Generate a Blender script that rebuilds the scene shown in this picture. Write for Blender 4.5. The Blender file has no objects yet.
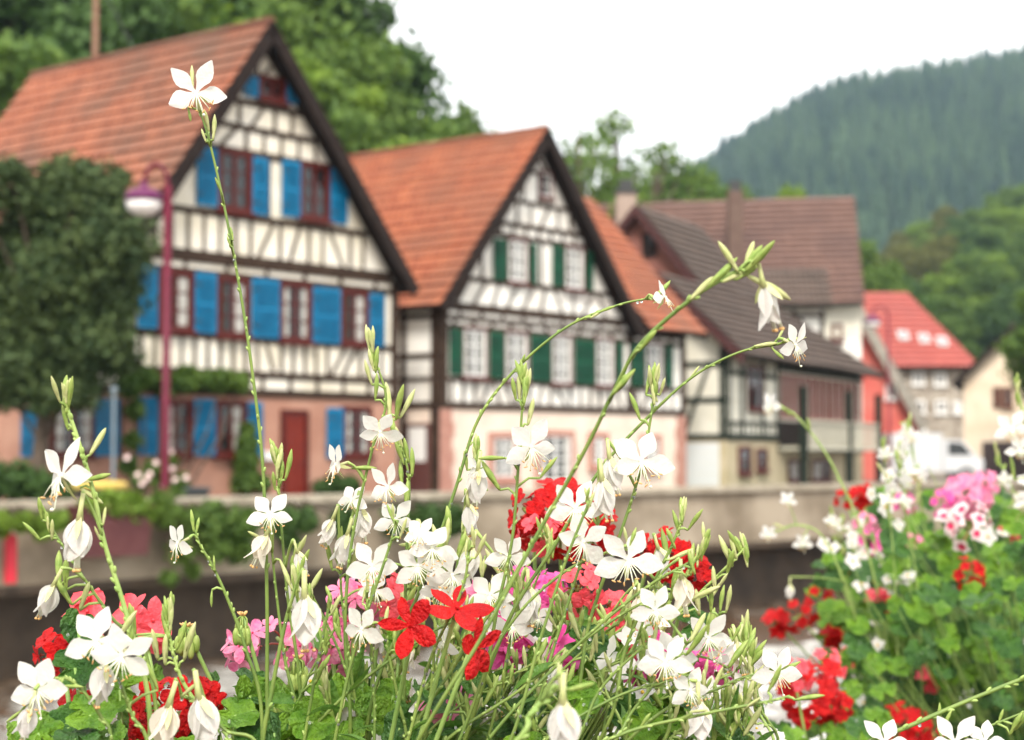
HAZE=.00022; SUN_EL=48; SUN_AZ=182; SUN_E=1.5; CLOUD=4.5; EXPO=1.64
import bpy, math, random
import numpy as np
from mathutils import Vector, Matrix
random.seed(7)
RG = random.Random(11)
S = bpy.context.scene
COL = S.collection
R = math.radians
# ------------------------------------------------------------------ camera
FPX = 1750.0
EYE = Vector((0, 0, 1.15))
PITCH = math.atan(85 / FPX)
cd = bpy.data.cameras.new('camera'); cam = bpy.data.objects.new('camera', cd); COL.objects.link(cam)
cd.lens = FPX / 1024 * 36; cd.sensor_width = 36
cd.clip_start = 0.05; cd.clip_end = 8000
cam.location = EYE; cam.rotation_euler = (R(90) + PITCH, 0, 0)
cd.dof.use_dof = True; cd.dof.focus_distance = 0.97; cd.dof.aperture_fstop = cd.lens / 5.1
S.camera = cam
cp, sp = math.cos(PITCH), math.sin(PITCH)

def ray(px, py):
    xv = (px - 512) / FPX; yv = (370 - py) / FPX
    return Vector((xv, cp - yv * sp, sp + yv * cp))
def P(px, py, D):
    d = ray(px, py)
    return EYE + d * (D / d.y)

# ------------------------------------------------------------------ materials
MATS = {}
def nd(nt, t, **kw):
    n = nt.nodes.new(t)
    for k, v in kw.items():
        if k in n.inputs: n.inputs[k].default_value = v
        else: setattr(n, k, v)
    return n
def mat(name, col, rough=0.7, col2=None, scale=3.0, bump=0.0, bscale=20.0, trans=0.0, spec=0.4, metal=0.0,
        uv=None, island=False, detail=4.0, transm=0.0, lo=0.35, hi=0.65, coat=0.0):
    if name in MATS: return MATS[name]
    m = bpy.data.materials.new(name); m.use_nodes = True; nt = m.node_tree
    b = nt.nodes['Principled BSDF']; L = nt.links
    b.inputs['Base Color'].default_value = (*col, 1); b.inputs['Roughness'].default_value = rough
    b.inputs['Specular IOR Level'].default_value = spec; b.inputs['Metallic'].default_value = metal
    b.inputs['Transmission Weight'].default_value = transm
    b.inputs['Coat Weight'].default_value = coat
    tc = nt.nodes.new('ShaderNodeTexCoord')
    csock = None
    if col2 is not None:
        mx = nt.nodes.new('ShaderNodeMix'); mx.data_type = 'RGBA'
        mx.inputs[6].default_value = (*col, 1); mx.inputs[7].default_value = (*col2, 1)
        if island:
            g = nt.nodes.new('ShaderNodeNewGeometry'); 
            n = nd(nt, 'ShaderNodeTexNoise', Scale=scale, Detail=detail); L.new(tc.outputs['Object'], n.inputs['Vector'])
            ad = nt.nodes.new('ShaderNodeMath'); ad.operation = 'MULTIPLY_ADD'
            L.new(g.outputs['Random Per Island'], ad.inputs[0]); ad.inputs[1].default_value = 0.55
            mr = nt.nodes.new('ShaderNodeMapRange'); mr.inputs[1].default_value = lo; mr.inputs[2].default_value = hi; mr.inputs[4].default_value = 0.45
            L.new(n.outputs['Fac'], mr.inputs[0]); L.new(mr.outputs[0], ad.inputs[2]); L.new(ad.outputs[0], mx.inputs[0])
        else:
            n = nd(nt, 'ShaderNodeTexNoise', Scale=scale, Detail=detail); L.new(tc.outputs['Object'], n.inputs['Vector'])
            mr = nt.nodes.new('ShaderNodeMapRange'); mr.inputs[1].default_value = lo; mr.inputs[2].default_value = hi
            L.new(n.outputs['Fac'], mr.inputs[0]); L.new(mr.outputs[0], mx.inputs[0])
        csock = mx.outputs[2]; L.new(csock, b.inputs['Base Color'])
    if bump:
        n2 = nd(nt, 'ShaderNodeTexNoise', Scale=bscale, Detail=5.0); L.new(tc.outputs['Object'], n2.inputs['Vector'])
        bp = nt.nodes.new('ShaderNodeBump'); bp.inputs['Strength'].default_value = bump; bp.inputs['Distance'].default_value = 0.02
        L.new(n2.outputs['Fac'], bp.inputs['Height']); L.new(bp.outputs[0], b.inputs['Normal'])
    if trans:
        tr = nt.nodes.new('ShaderNodeBsdfTranslucent'); tr.inputs['Color'].default_value = (*col, 1)
        if csock: L.new(csock, tr.inputs['Color'])
        ms = nt.nodes.new('ShaderNodeMixShader'); ms.inputs[0].default_value = trans
        L.new(b.outputs[0], ms.inputs[1]); L.new(tr.outputs[0], ms.inputs[2])
        L.new(ms.outputs[0], nt.nodes['Material Output'].inputs['Surface'])
    MATS[name] = m
    return m

def tile_mat(name, c1, c2, c3, course=0.33, tw=0.22):
    """clay tiles: UV in metres (u along the ridge, v up the slope); colour differs tile by tile"""
    if name in MATS: return MATS[name]
    m = bpy.data.materials.new(name); m.use_nodes = True; nt = m.node_tree; L = nt.links
    b = nt.nodes['Principled BSDF']; b.inputs['Roughness'].default_value = 0.75
    uv = nt.nodes.new('ShaderNodeTexCoord')
    br = nd(nt, 'ShaderNodeTexBrick'); br.inputs['Scale'].default_value = 1.0
    br.inputs['Brick Width'].default_value = tw; br.inputs['Row Height'].default_value = course
    br.inputs['Mortar Size'].default_value = 0.022; br.inputs['Color1'].default_value = (*c1, 1); br.inputs['Color2'].default_value = (*c2, 1)
    br.inputs['Mortar'].default_value = tuple(x * 0.45 for x in c1) + (1,)
    L.new(uv.outputs['UV'], br.inputs['Vector'])
    n = nd(nt, 'ShaderNodeTexNoise', Scale=0.55, Detail=6.0); L.new(uv.outputs['Object'], n.inputs['Vector'])
    mr = nt.nodes.new('ShaderNodeMapRange'); mr.inputs[1].default_value = 0.42; mr.inputs[2].default_value = 0.68
    L.new(n.outputs['Fac'], mr.inputs[0])
    mx = nt.nodes.new('ShaderNodeMix'); mx.data_type = 'RGBA'; mx.inputs[7].default_value = (*c3, 1)
    L.new(mr.outputs[0], mx.inputs[0]); L.new(br.outputs['Color'], mx.inputs[6]); L.new(mx.outputs[2], b.inputs['Base Color'])
    w = nt.nodes.new('ShaderNodeTexWave'); w.wave_type = 'BANDS'; w.bands_direction = 'X'; w.inputs['Scale'].default_value = 1 / tw / 3.18
    L.new(uv.outputs['UV'], w.inputs['Vector'])
    bp = nt.nodes.new('ShaderNodeBump'); bp.inputs['Strength'].default_value = 0.5; bp.inputs['Distance'].default_value = 0.04
    L.new(w.outputs['Fac'], bp.inputs['Height']); L.new(bp.outputs[0], b.inputs['Normal'])
    MATS[name] = m
    return m

# ------------------------------------------------------------------ mesh collecting
class MB:
    def __init__(s): s.v = []; s.f = []; s.m = []; s.uv = {}; s.smooth = False
    def add(s, vs, fs, mi=0, uvs=None):
        o = len(s.v); s.v.extend([tuple(p) for p in vs])
        for k, f in enumerate(fs):
            if uvs: s.uv[len(s.f)] = uvs[k]
            s.f.append(tuple(i + o for i in f)); s.m.append(mi)
    def box8(s, c, mi=0):  # c: 4 bottom then 4 top
        s.add(c, [(0, 3, 2, 1), (4, 5, 6, 7), (0, 1, 5, 4), (1, 2, 6, 5), (2, 3, 7, 6), (3, 0, 4, 7)], mi)
    def box(s, x0, x1, y0, y1, z0, z1, mi=0):
        s.box8([(x0, y0, z0), (x1, y0, z0), (x1, y1, z0), (x0, y1, z0), (x0, y0, z1), (x1, y0, z1), (x1, y1, z1), (x0, y1, z1)], mi)
    def tube(s, pts, rad, n=6, mi=0, cap=True):
        pts = [Vector(p) for p in pts]; N = len(pts)
        if not hasattr(rad, '__len__'): rad = [rad] * N
        prev = None; vs = []
        for i in range(N):
            t = (pts[min(i + 1, N - 1)] - pts[max(i - 1, 0)])
            if t.length < 1e-9: t = Vector((0, 0, 1))
            t.normalize()
            if prev is None:
                a = Vector((1, 0, 0)) if abs(t.x) < 0.8 else Vector((0, 1, 0))
                a = (a - t * a.dot(t)).normalized()
            else:
                a = prev - t * prev.dot(t)
                a = a.normalized() if a.length > 1e-6 else t.orthogonal().normalized()
            prev = a; b = t.cross(a)
            for k in range(n):
                an = 2 * math.pi * k / n
                vs.append(pts[i] + (a * math.cos(an) + b * math.sin(an)) * rad[i])
        fs = [(i * n + k, i * n + (k + 1) % n, (i + 1) * n + (k + 1) % n, (i + 1) * n + k) for i in range(N - 1) for k in range(n)]
        if cap:
            fs.append(tuple(range(n - 1, -1, -1))); fs.append(tuple((N - 1) * n + k for k in range(n)))
        s.add(vs, fs, mi)
    def ball(s, c, rx, ry=None, rz=None, mi=0, n=8, m=5, axis=None):
        ry = ry or rx; rz = rz or rx; c = Vector(c)
        M = Vector((0, 0, 1)).rotation_difference(axis).to_matrix() if axis is not None else Matrix.Identity(3)
        vs = [c + M @ Vector((0, 0, -rz))]
        for j in range(1, m):
            a = -math.pi / 2 + math.pi * j / m
            for k in range(n):
                t = 2 * math.pi * k / n
                vs.append(c + M @ Vector((rx * math.cos(a) * math.cos(t), ry * math.cos(a) * math.sin(t), rz * math.sin(a))))
        vs.append(c + M @ Vector((0, 0, rz)))
        fs = [(0, 1 + (k + 1) % n, 1 + k) for k in range(n)]
        for j in range(m - 2):
            for k in range(n):
                fs.append((1 + j * n + k, 1 + j * n + (k + 1) % n, 1 + (j + 1) * n + (k + 1) % n, 1 + (j + 1) * n + k))
        e = len(vs) - 1
        fs += [(e, 1 + (m - 2) * n + k, 1 + (m - 2) * n + (k + 1) % n) for k in range(n)]
        s.add(vs, fs, mi)
    def lathe(s, base, prof, n=16, mi=0):
        base = Vector(base); vs = []; fs = []
        for r, z in prof:
            for k in range(n):
                t = 2 * math.pi * k / n; vs.append(base + Vector((r * math.cos(t), r * math.sin(t), z)))
        for i in range(len(prof) - 1):
            for k in range(n): fs.append((i * n + k, i * n + (k + 1) % n, (i + 1) * n + (k + 1) % n, (i + 1) * n + k))
        fs.append(tuple(range(n - 1, -1, -1))); fs.append(tuple((len(prof) - 1) * n + k for k in range(n)))
        s.add(vs, fs, mi)
    def mesh(s, name, mats, org=(0, 0, 0), smooth=None):
        me = bpy.data.meshes.new(name)
        ox, oy, oz = org
        me.from_pydata([(x - ox, y - oy, z - oz) for x, y, z in s.v], [], s.f)
        for m in (mats if isinstance(mats, (list, tuple)) else [mats]): me.materials.append(m)
        me.polygons.foreach_set('material_index', s.m)
        if smooth if smooth is not None else s.smooth: me.polygons.foreach_set('use_smooth', [True] * len(s.f))
        if s.uv:
            ul = me.uv_layers.new(name='UVMap')
            for fi, uvs in s.uv.items():
                p = me.polygons[fi]
                for k, li in enumerate(p.loop_indices): ul.data[li].uv = uvs[k]
        me.update()
        return me
    def build(s, name, mats, root=None, smooth=None):
        org = WL(root) if root is not None else Vector((0, 0, 0))
        o = bpy.data.objects.new(name, s.mesh(name, mats, org, smooth)); COL.objects.link(o)
        if root is not None: o.parent = root
        WM[o.name] = Matrix.Translation(org)
        return o

WM = {}
def WL(o): return WM[o.name].translation if o is not None else Vector((0, 0, 0))
def tag(o, label=None, cat=None, group=None, kind=None):
    for k, v in (('label', label), ('category', cat), ('group', group), ('kind', kind)):
        if v: o[k] = v
    return o
def thing(name, label, cat, loc, group=None):
    o = bpy.data.objects.new(name, None); o.empty_display_size = 0.1; COL.objects.link(o); o.location = Vector(loc)
    WM[o.name] = Matrix.Translation(Vector(loc))
    return tag(o, label, cat, group)
def solo(mb, name, mats, loc, label, cat, group=None, smooth=None):
    """a thing that is one mesh, its origin at its base"""
    loc = Vector(loc)
    o = bpy.data.objects.new(name, mb.mesh(name, mats, loc, smooth)); o.location = loc; COL.objects.link(o)
    WM[o.name] = Matrix.Translation(loc)
    return tag(o, label, cat, group)
def part(name, me, parent, M):
    """link shared mesh data as a child of parent, at world matrix M"""
    o = bpy.data.objects.new(name, me); COL.objects.link(o); o.parent = parent
    o.matrix_basis = WM[parent.name].inverted() @ M
    WM[o.name] = M.copy()
    return o
def struct(mb, name, mats, smooth=None):
    o = mb.build(name, mats, None, smooth); o['kind'] = 'structure'; return o

def spline(pts, n=8):
    """Catmull-Rom through pts"""
    p = [Vector(q) for q in pts]
    if len(p) < 3: return [p[0].lerp(p[-1], i / n) for i in range(n + 1)]
    p = [p[0] * 2 - p[1]] + p + [p[-1] * 2 - p[-2]]
    out = []
    for i in range(1, len(p) - 2):
        a, b, c, d = p[i - 1:i + 3]
        for k in range(n):
            t = k / n
            out.append(0.5 * ((2 * b) + (c - a) * t + (2 * a - 5 * b + 4 * c - d) * t * t + (3 * b - a - 3 * c + d) * t ** 3))
    out.append(p[-2])
    return out

# ------------------------------------------------------------------ leaf clouds for crowns and shrubs
def leaf_cloud(name, material, clumps, count, size, seed=0, flat=0.0, elong=1.6, shell=0.55, fuzz=.14):
    """clumps: (x,y,z,rx,ry,rz); small two-sided leaf blades through the volume of each clump"""
    g = np.random.default_rng(abs(seed))
    w = np.array([c[3] * c[4] * c[5] for c in clumps]) ** 0.66; w /= w.sum()
    ci = g.choice(len(clumps), count, p=w); C = np.array(clumps)[ci]
    d = g.normal(size=(count, 3)); d /= np.linalg.norm(d, axis=1)[:, None]
    r = shell + (1 - shell) * g.random(count) ** 0.5
    inner = g.random(count) < 0.3; r[inner] *= g.random(inner.sum()) ** 0.4
    r *= 1 + fuzz * g.normal(size=count)
    pos = C[:, :3] + d * C[:, 3:] * r[:, None]
    # blade axes
    nrm = d * 0.6 + g.normal(size=(count, 3)) * 0.7 + np.array([0, 0, 0.4]); nrm /= np.linalg.norm(nrm, axis=1)[:, None]
    a = g.normal(size=(count, 3)); a -= nrm * (a * nrm).sum(1)[:, None]; a /= np.linalg.norm(a, axis=1)[:, None]
    b = np.cross(nrm, a)
    s = size * (0.6 + 0.8 * g.random(count))[:, None]
    A = a * s * elong * 0.5; B = b * s * 0.5; N = nrm * s * 0.18
    V = np.stack([pos - A, pos - B * 1.0 + N, pos + A, pos + B * 1.0 + N], 1).reshape(-1, 3)
    me = bpy.data.meshes.new(name); me.vertices.add(count * 4); me.vertices.foreach_set('co', V.astype(np.float32).ravel())
    me.loops.add(count * 4); me.loops.foreach_set('vertex_index', np.arange(count * 4, dtype=np.int32))
    me.polygons.add(count); me.polygons.foreach_set('loop_start', np.arange(0, count * 4, 4, dtype=np.int32))
    me.polygons.foreach_set('loop_total', np.full(count, 4, dtype=np.int32))
    me.materials.append(material); me.update(calc_edges=True)
    return me
# ------------------------------------------------------------------ palette
cream = mat('plaster_cream', (.64, .58, .46), .9, (.80, .75, .66), 1.1, .35, 25, detail=8)
white_pl = mat('plaster_white', (.68, .64, .58), .9, (.83, .81, .76), 1.1, .35, 25, detail=8)
grey_pl = mat('plaster_grey', (.58, .55, .46), .9, (.70, .67, .58), 2.0, .2, 30)
rose = mat('plaster_rose', (.34, .165, .115), .9, (.42, .23, .165), 1.5, .3, 25)
palepink = mat('plaster_pale_pink', (.66, .52, .43), .9, (.75, .63, .53), 1.5, .25, 25)
beige = mat('plaster_beige', (.42, .35, .22), .9, (.50, .42, .29), 1.5, .25, 25)
redwall = mat('plaster_red', (.50, .105, .085), .9, (.58, .15, .12), 1.0, .2, 20)
shingle = mat('shingle_red_brown', (.20, .075, .055), .85, (.26, .105, .08), 6, .4, 40)
stonew = mat('stone_wall_grey', (.24, .20, .16), .9, (.42, .37, .31), 3.5, .6, 12, lo=.42, hi=.58)
tim = mat('timber_dark_brown', (.028, .016, .011), .85, (.055, .034, .023), 5, .4, 40, spec=.15)
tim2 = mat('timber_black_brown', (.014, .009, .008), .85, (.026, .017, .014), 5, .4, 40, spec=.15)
timg = mat('timber_green_black', (.010, .017, .012), .85, (.022, .028, .021), 5, .4, 40, spec=.15)
oxred = mat('paint_oxblood', (.065, .007, .005), .5, (.09, .012, .008), 8, spec=.2)
doorred = mat('paint_door_red', (.13, .012, .006), .45, (.17, .020, .010), 8, spec=.2)
blue = mat('paint_blue', (.001, .125, .27), .5, (.004, .165, .33), 6, spec=.2)
green = mat('paint_green', (.002, .060, .028), .5, (.005, .080, .040), 6, spec=.2)
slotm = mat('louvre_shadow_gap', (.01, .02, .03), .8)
whitep = mat('paint_white', (.74, .73, .70), .5, (.80, .79, .77), 6)
glassm = mat('window_glass', (.010, .012, .013), .08, spec=.6)
curt = mat('curtain_cloth', (.34, .33, .30), .9, (.50, .49, .46), 9)
rosestone = mat('sandstone_rose', (.36, .17, .13), .85, (.43, .22, .17), 4, .3, 30)
t1 = tile_mat('tiles_orange', (.27, .078, .036), (.44, .15, .075), (.15, .072, .045), .33, .22)
t2 = tile_mat('tiles_bright_orange', (.32, .082, .034), (.46, .145, .062), (.21, .078, .042), .30, .22)
t3 = tile_mat('tiles_grey_brown', (.060, .038, .028), (.125, .082, .062), (.085, .055, .042), .26, .2)
t4 = tile_mat('tiles_dusky_red', (.13, .068, .052), (.175, .095, .075), (.10, .055, .046), .40, .34)
t5 = tile_mat('tiles_red', (.34, .065, .052), (.42, .10, .08), (.28, .065, .055), .33, .25)
wood = mat('wood_underside', (.022, .014, .011), .85, spec=.15)
chim = mat('chimney_stone', (.30, .22, .18), .9, (.38, .29, .24), 4, .4, 25)
sooty = mat('chimney_brown', (.10, .06, .048), .9, (.14, .09, .07), 4, .4, 25)
iron = mat('iron_dark', (.03, .03, .03), .5)
concrete = mat('concrete', (.19, .15, .105), .92, (.37, .31, .235), .9, .6, 9, detail=10, lo=.38, hi=.62)
coping = mat('coping_stone', (.28, .24, .18), .9, (.42, .37, .29), 2.5, .35, 20)
wetstone = mat('wet_shaded_stone', (.034, .021, .012), .65, (.070, .046, .028), 2.2, .7, 7, detail=8)  # wet stone, coloured darker to carry the shade under the wall's overhang

# ------------------------------------------------------------------ frames
class Fr:
    def __init__(s, o, u):
        s.o = Vector((o[0], o[1], 0)); s.u = Vector((u[0], u[1], 0)).normalized(); s.v = Vector((-s.u.y, s.u.x, 0))
    def p(s, u, v, z): return s.o + s.u * u + s.v * v + Vector((0, 0, z))
    def hit(s, px, py, v0=0.0):
        d = ray(px, py); q = s.o + s.v * v0
        t = (q - EYE).dot(s.v) / d.dot(s.v); w = EYE + d * t - s.o
        return w.dot(s.u), w.z
    def hitside(s, px, py, u0):
        d = ray(px, py); q = s.o + s.u * u0
        t = (q - EYE).dot(s.u) / d.dot(s.u); w = EYE + d * t - s.o
        return w.dot(s.v), w.z
def fbox(mb, F, u0, u1, v0, v1, z0, z1, mi=0):
    mb.box8([F.p(u0, v0, z0), F.p(u1, v0, z0), F.p(u1, v1, z0), F.p(u0, v1, z0), F.p(u0, v0, z1), F.p(u1, v0, z1), F.p(u1, v1, z1), F.p(u0, v1, z1)], mi)
class Side:
    """a frame whose 'u' runs back along a house's flank: same calls as Fr, outward is towards -v"""
    def __init__(s, F, u0):
        s.F = F; s.u0 = u0
    def p(s, a, b, z): return s.F.p(s.u0 + b, -a, z)      # a: -depth (grows to the right as seen), b: inward
    def hit(s, px, py, v0=0.0):
        v, z = s.F.hitside(px, py, s.u0); return -v, z

def beamseg(mb, F, a, b, w, pr, mi=0):
    """timber from (u,z) to (u,z), width w, standing pr proud of the wall"""
    du, dz = b[0] - a[0], b[1] - a[1]; L = math.hypot(du, dz)
    if L < .05: return
    nu, nz = -dz / L * w / 2, du / L * w / 2
    q = [(a[0] - nu, a[1] - nz), (b[0] - nu, b[1] - nz), (b[0] + nu, b[1] + nz), (a[0] + nu, a[1] + nz)]
    c = [F.p(x, -pr, z) for x, z in q] + [F.p(x, .03, z) for x, z in q]
    mb.box8([c[0], c[1], c[5], c[4], c[3], c[2], c[6], c[7]], mi)

def gable_body(mb, F, u0, u1, v0, v1, ze, za, ua, mi=0, z0=-.3):
    """walls with a gable at v0 and v1"""
    vs = []; zl_, zr_ = ze if isinstance(ze, tuple) else (ze, ze)
    for v in (v0, v1):
        vs += [F.p(u0, v, z0), F.p(u1, v, z0), F.p(u1, v, zr_), F.p(ua, v, za), F.p(u0, v, zl_)]
    mb.add(vs, [(0, 1, 2, 3, 4), (9, 8, 7, 6, 5), (0, 4, 9, 5), (1, 6, 7, 2), (0, 5, 6, 1), (4, 3, 8, 9), (3, 2, 7, 8)], mi)

def slope(mb, E0, E1, K1, K0, n, th=.10, step=.07):
    """a tiled roof plane: E0-E1 the eave, K0-K1 the ridge side; n courses laid like scales; material 0 tiles, 1 wood"""
    E0, E1, K0, K1 = map(Vector, (E0, E1, K0, K1))
    nrm = (E1 - E0).cross(K0 - E0).normalized()
    if nrm.z < 0: nrm = -nrm
    W = (E1 - E0).length; H = (K0 - E0).length
    rr = random.Random(int(W * 1000 + H * 77))
    for i in range(n):
        a, b = i / n, (i + 1) / n
        m = max(2, int(W / 1.1))
        for j in range(m):
            s0, s1 = j / m, (j + 1) / m
            jo = rr.uniform(-.006, .006)
            def q(t, s, h): return E0.lerp(K0, t).lerp(E1.lerp(K1, t), s) + nrm * (h + .022 + .022 * math.sin(s * W * .9 + t * 4) * math.sin(t * 5 + s * 3))
            lo0, lo1 = q(a, s0, step + jo), q(a, s1, step + jo)
            vs = [lo0, lo1, q(b, s1, .004), q(b, s0, .004), q(a, s0, -.002), q(a, s1, -.002)]
            mb.add(vs, [(0, 1, 2, 3), (4, 5, 1, 0)], 0, [[(s0 * W, a * H), (s1 * W, a * H), (s1 * W, b * H), (s0 * W, b * H)], [(s0 * W, a * H - .02), (s1 * W, a * H - .02), (s1 * W, a * H), (s0 * W, a * H)]])
    top = [E0 - nrm * .006, E1 - nrm * .006, K1 - nrm * .006, K0 - nrm * .006]
    bot = [p - nrm * th for p in top]
    mb.box8(bot + top, 1)

def gable_roof(root, F, ua, za, wl, zl, wr, zr, v0, v1, n, tiles, board=.3, bm=None):
    """ridge along v at (ua,za); the slopes fall to (ua-wl,zl) and (ua+wr,zr)"""
    mb = MB()
    slope(mb, F.p(ua - wl, v1, zl), F.p(ua - wl, v0, zl), F.p(ua, v0, za), F.p(ua, v1, za), n)
    slope(mb, F.p(ua + wr, v0, zr), F.p(ua + wr, v1, zr), F.p(ua, v1, za), F.p(ua, v0, za), n)
    rf = mb.build('roof', [tiles, wood], root)
    k = MB()
    k.tube([F.p(ua, v0, za + .03), F.p(ua, v1, za + .03)], .11, 8)
    k.build('ridge_tiles', tiles, rf)
    bb = MB()
    for s, w, z in ((-1, wl, zl), (1, wr, zr)):
        a = F.p(ua, v0, za); e = F.p(ua + s * w, v0, z)
        d = (e - a).normalized(); nn = Vector((0, 0, -1)); nn = (nn - d * nn.dot(d)).normalized()
        o = F.v * -.045
        c = [a + o - nn * .05, e + o - nn * .05, e - nn * .05 - F.v * .003, a - nn * .05 - F.v * .003]
        bb.box8([x + nn * board for x in c] + c)
    bb.build('barge_board', bm or tim2, rf)
    return rf

def shutter(root, F, u0, u1, z0, z1, m, rows=2):
    mb = MB(); fbox(mb, F, u0, u1, -.085, -.045, z0, z1, 0)
    w = u1 - u0; h = z1 - z0; e = .07
    for r in range(rows):
        a = z0 + e + (h - e) * r / rows; b = z0 + (h - e) * (r + 1) / rows
        n = max(3, int((b - a) / .075))
        for i in range(n):
            z = a + (b - a) * (i + .5) / n
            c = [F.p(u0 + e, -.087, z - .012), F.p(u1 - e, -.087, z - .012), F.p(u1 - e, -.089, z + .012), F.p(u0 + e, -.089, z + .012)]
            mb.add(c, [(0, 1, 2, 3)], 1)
            c = [F.p(u0 + e, -.105, z - .02), F.p(u1 - e, -.105, z - .02), F.p(u1 - e, -.088, z + .015), F.p(u0 + e, -.088, z + .015)]
            mb.add(c, [(0, 1, 2, 3), (3, 2, 1, 0)], 0)
    for z in (z0 + h * .2, z0 + h * .8): fbox(mb, F, u0 + .01, u0 + .13, -.112, -.0895, z - .02, z + .02, 2)
    return mb.build('shutter', [m, slotm, iron], root)

def window(root, F, u0, u1, z0, z1, fm, lights=2, bars=3, inner=None, curtain=0, fw=.09, sill=True, pd=.075):
    mb = MB()
    for a, b, c, d in ((u0, u1, z0, z0 + fw), (u0, u1, z1 - fw, z1), (u0, u0 + fw, z0 + fw, z1 - fw), (u1 - fw, u1, z0 + fw, z1 - fw)):
        fbox(mb, F, a, b, -pd, .02, c, d, 0)
    iu0, iu1, iz0, iz1 = u0 + fw, u1 - fw, z0 + fw, z1 - fw
    im = 1
    for k in range(lights):
        a = iu0 + (iu1 - iu0) * k / lights; b = iu0 + (iu1 - iu0) * (k + 1) / lights; s = .045
        for q in ((a, b, iz0, iz0 + s), (a, b, iz1 - s, iz1), (a, a + s, iz0 + s, iz1 - s), (b - s, b, iz0 + s, iz1 - s)):
            fbox(mb, F, q[0] + .001, q[1] - .001, -min(.055, pd - .008), -.012, q[2], q[3], im)
        for j in range(1, bars):
            z = iz0 + (iz1 - iz0) * j / bars; fbox(mb, F, a + s, b - s, -min(.048, pd - .012), -.014, z - .014, z + .014, im)
    if sill: fbox(mb, F, u0 - .06, u1 + .06, -.14, -.0765, z0 - .05, z0 + .035, 0)
    w = mb.build('window', [fm, inner or fm], root)
    g = MB(); fbox(g, F, iu0, iu1, -.022, -.006, iz0, iz1); g.build('pane', glassm, w)
    if curtain:
        c = MB(); n = 14
        for side in ((0, .24), (.76, 1)) if curtain == 2 else ((.1, .45),) if curtain == 1 else ((.55, .92),):
            pts = []
            for i in range(n + 1):
                t = side[0] + (side[1] - side[0]) * i / n
                pts.append((iu0 + (iu1 - iu0) * t, -.026 - .004 * math.sin(i * 1.9)))
            vs = []
            for uu, vv in pts: vs += [F.p(uu, vv, iz0 + .03), F.p(uu, vv, iz1 - .03)]
            c.add(vs, [(2 * i, 2 * i + 2, 2 * i + 3, 2 * i + 1) for i in range(n)])
        c.build('curtain', curt, w)
    return w
def win_px(root, F, x0, x1, y0, y1, fm, v0=0.0, **kw):
    ym = (y0 + y1) / 2; xm = (x0 + x1) / 2
    return window(root, F, F.hit(x0, ym)[0], F.hit(x1, ym)[0], F.hit(xm, y1)[1], F.hit(xm, y0)[1], fm, **kw)
def sh_px(root, F, x0, x1, y0, y1, m, rows=2):
    ym = (y0 + y1) / 2; xm = (x0 + x1) / 2
    return shutter(root, F, F.hit(x0, ym)[0], F.hit(x1, ym)[0], F.hit(xm, y1)[1], F.hit(xm, y0)[1], m, rows)

def timber_band(mb, F, z0, z1, us, w, rr, lean=.5, skip=(), lim=None):
    for i, u in enumerate(us):
        if any(a <= u <= b for a, b in skip): continue
        q = rr.random(); d = 0
        if q < lean: d = rr.choice((-1, 1)) * rr.uniform(.08, .22)
        a, b = (u - d, z0), (u + d, z1)
        if lim:
            l, r = lim(z1 - .05)
            if b[0] < l or b[0] > r: continue
            l, r = lim(z0)
            if not l < a[0] < r: continue
        beamseg(mb, F, a, b, w * rr.uniform(.8, 1.15), .024 + .0006 * (i % 5))

# ================================================================== HOUSE 1 (blue shutters)
F1 = Fr((-6.64, 35), (.635, .773))
g1 = F1.p(2.49, 4, 0)
H1 = thing('half_timbered_house', 'tall half-timbered house with blue shutters, orange tiled gable roof and rose ground floor', 'house', g1, 'old gabled houses along the river')
A1, Z1 = 2.0, 10.2
def lim1(z):
    if z < 5.2: return (-1.37, 6.33)
    h = max(0, Z1 - .12 - z); return (A1 - h / 1.37, A1 + h / 1.17)
b = MB(); gable_body(b, F1, -1.37, 6.33, 0, 7.6, (Z1 - .14 - 1.37 * 3.37, Z1 - .14 - 1.17 * 4.33), Z1 - .14, A1, z0=2.44); b.build('wall', cream, H1)
b = MB(); fbox(b, F1, -1.37, 6.33, .004, 7.6, -.3, 2.436); b.build('ground_floor_wall', rose, H1)
gable_roof(H1, F1, A1, Z1, 3.66, Z1 - 5.0, 4.53, Z1 - 5.3, -.45, 7.9, 18, t1, .30)
T = MB(); rr = random.Random(3)
S1 = Side(F1, -1.37)
for z, w in ((2.45, .17), (2.83, .14), (3.57, .13), (4.86, .13), (5.17, .26), (6.1, .13), (7.46, .14), (7.98, .12), (8.52, .13), (9.05, .11)):
    l, r = lim1(z + .1)
    beamseg(T, F1, (l + .0, z), (r - .0, z), w, .036)
    if z < 5.1: beamseg(T, S1, (-7.6, z), (0, z), w, .036)
for u in (-1.27, 6.23): beamseg(T, F1, (u, 2.5), (u, 5.1), .22, .04)
beamseg(T, S1, (-.1, 2.5), (-.1, 5.1), .22, .041); beamseg(T, S1, (-7.5, 2.5), (-7.5, 5.1), .22, .041)
fr = lambda a, b, s: [a + s * i for i in range(int((b - a) / s) + 1)]
timber_band(T, F1, 2.5, 2.8, fr(-1, 6.1, .8), .10, rr, 0)
timber_band(T, F1, 2.9, 3.52, fr(-1.0, 6.1, .34), .075, rr, .25)
timber_band(T, F1, 3.62, 4.8, [-.95, -.3, 1.1, 2.35, 3.55, 4.7, 5.85], .12, rr, .1)
timber_band(T, F1, 4.9, 5.1, fr(-1, 6.1, 1.1), .10, rr, .0)
timber_band(T, F1, 5.28, 6.05, fr(-1.1, 6.0, .42), .08, rr, .28, lim=lim1)
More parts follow.
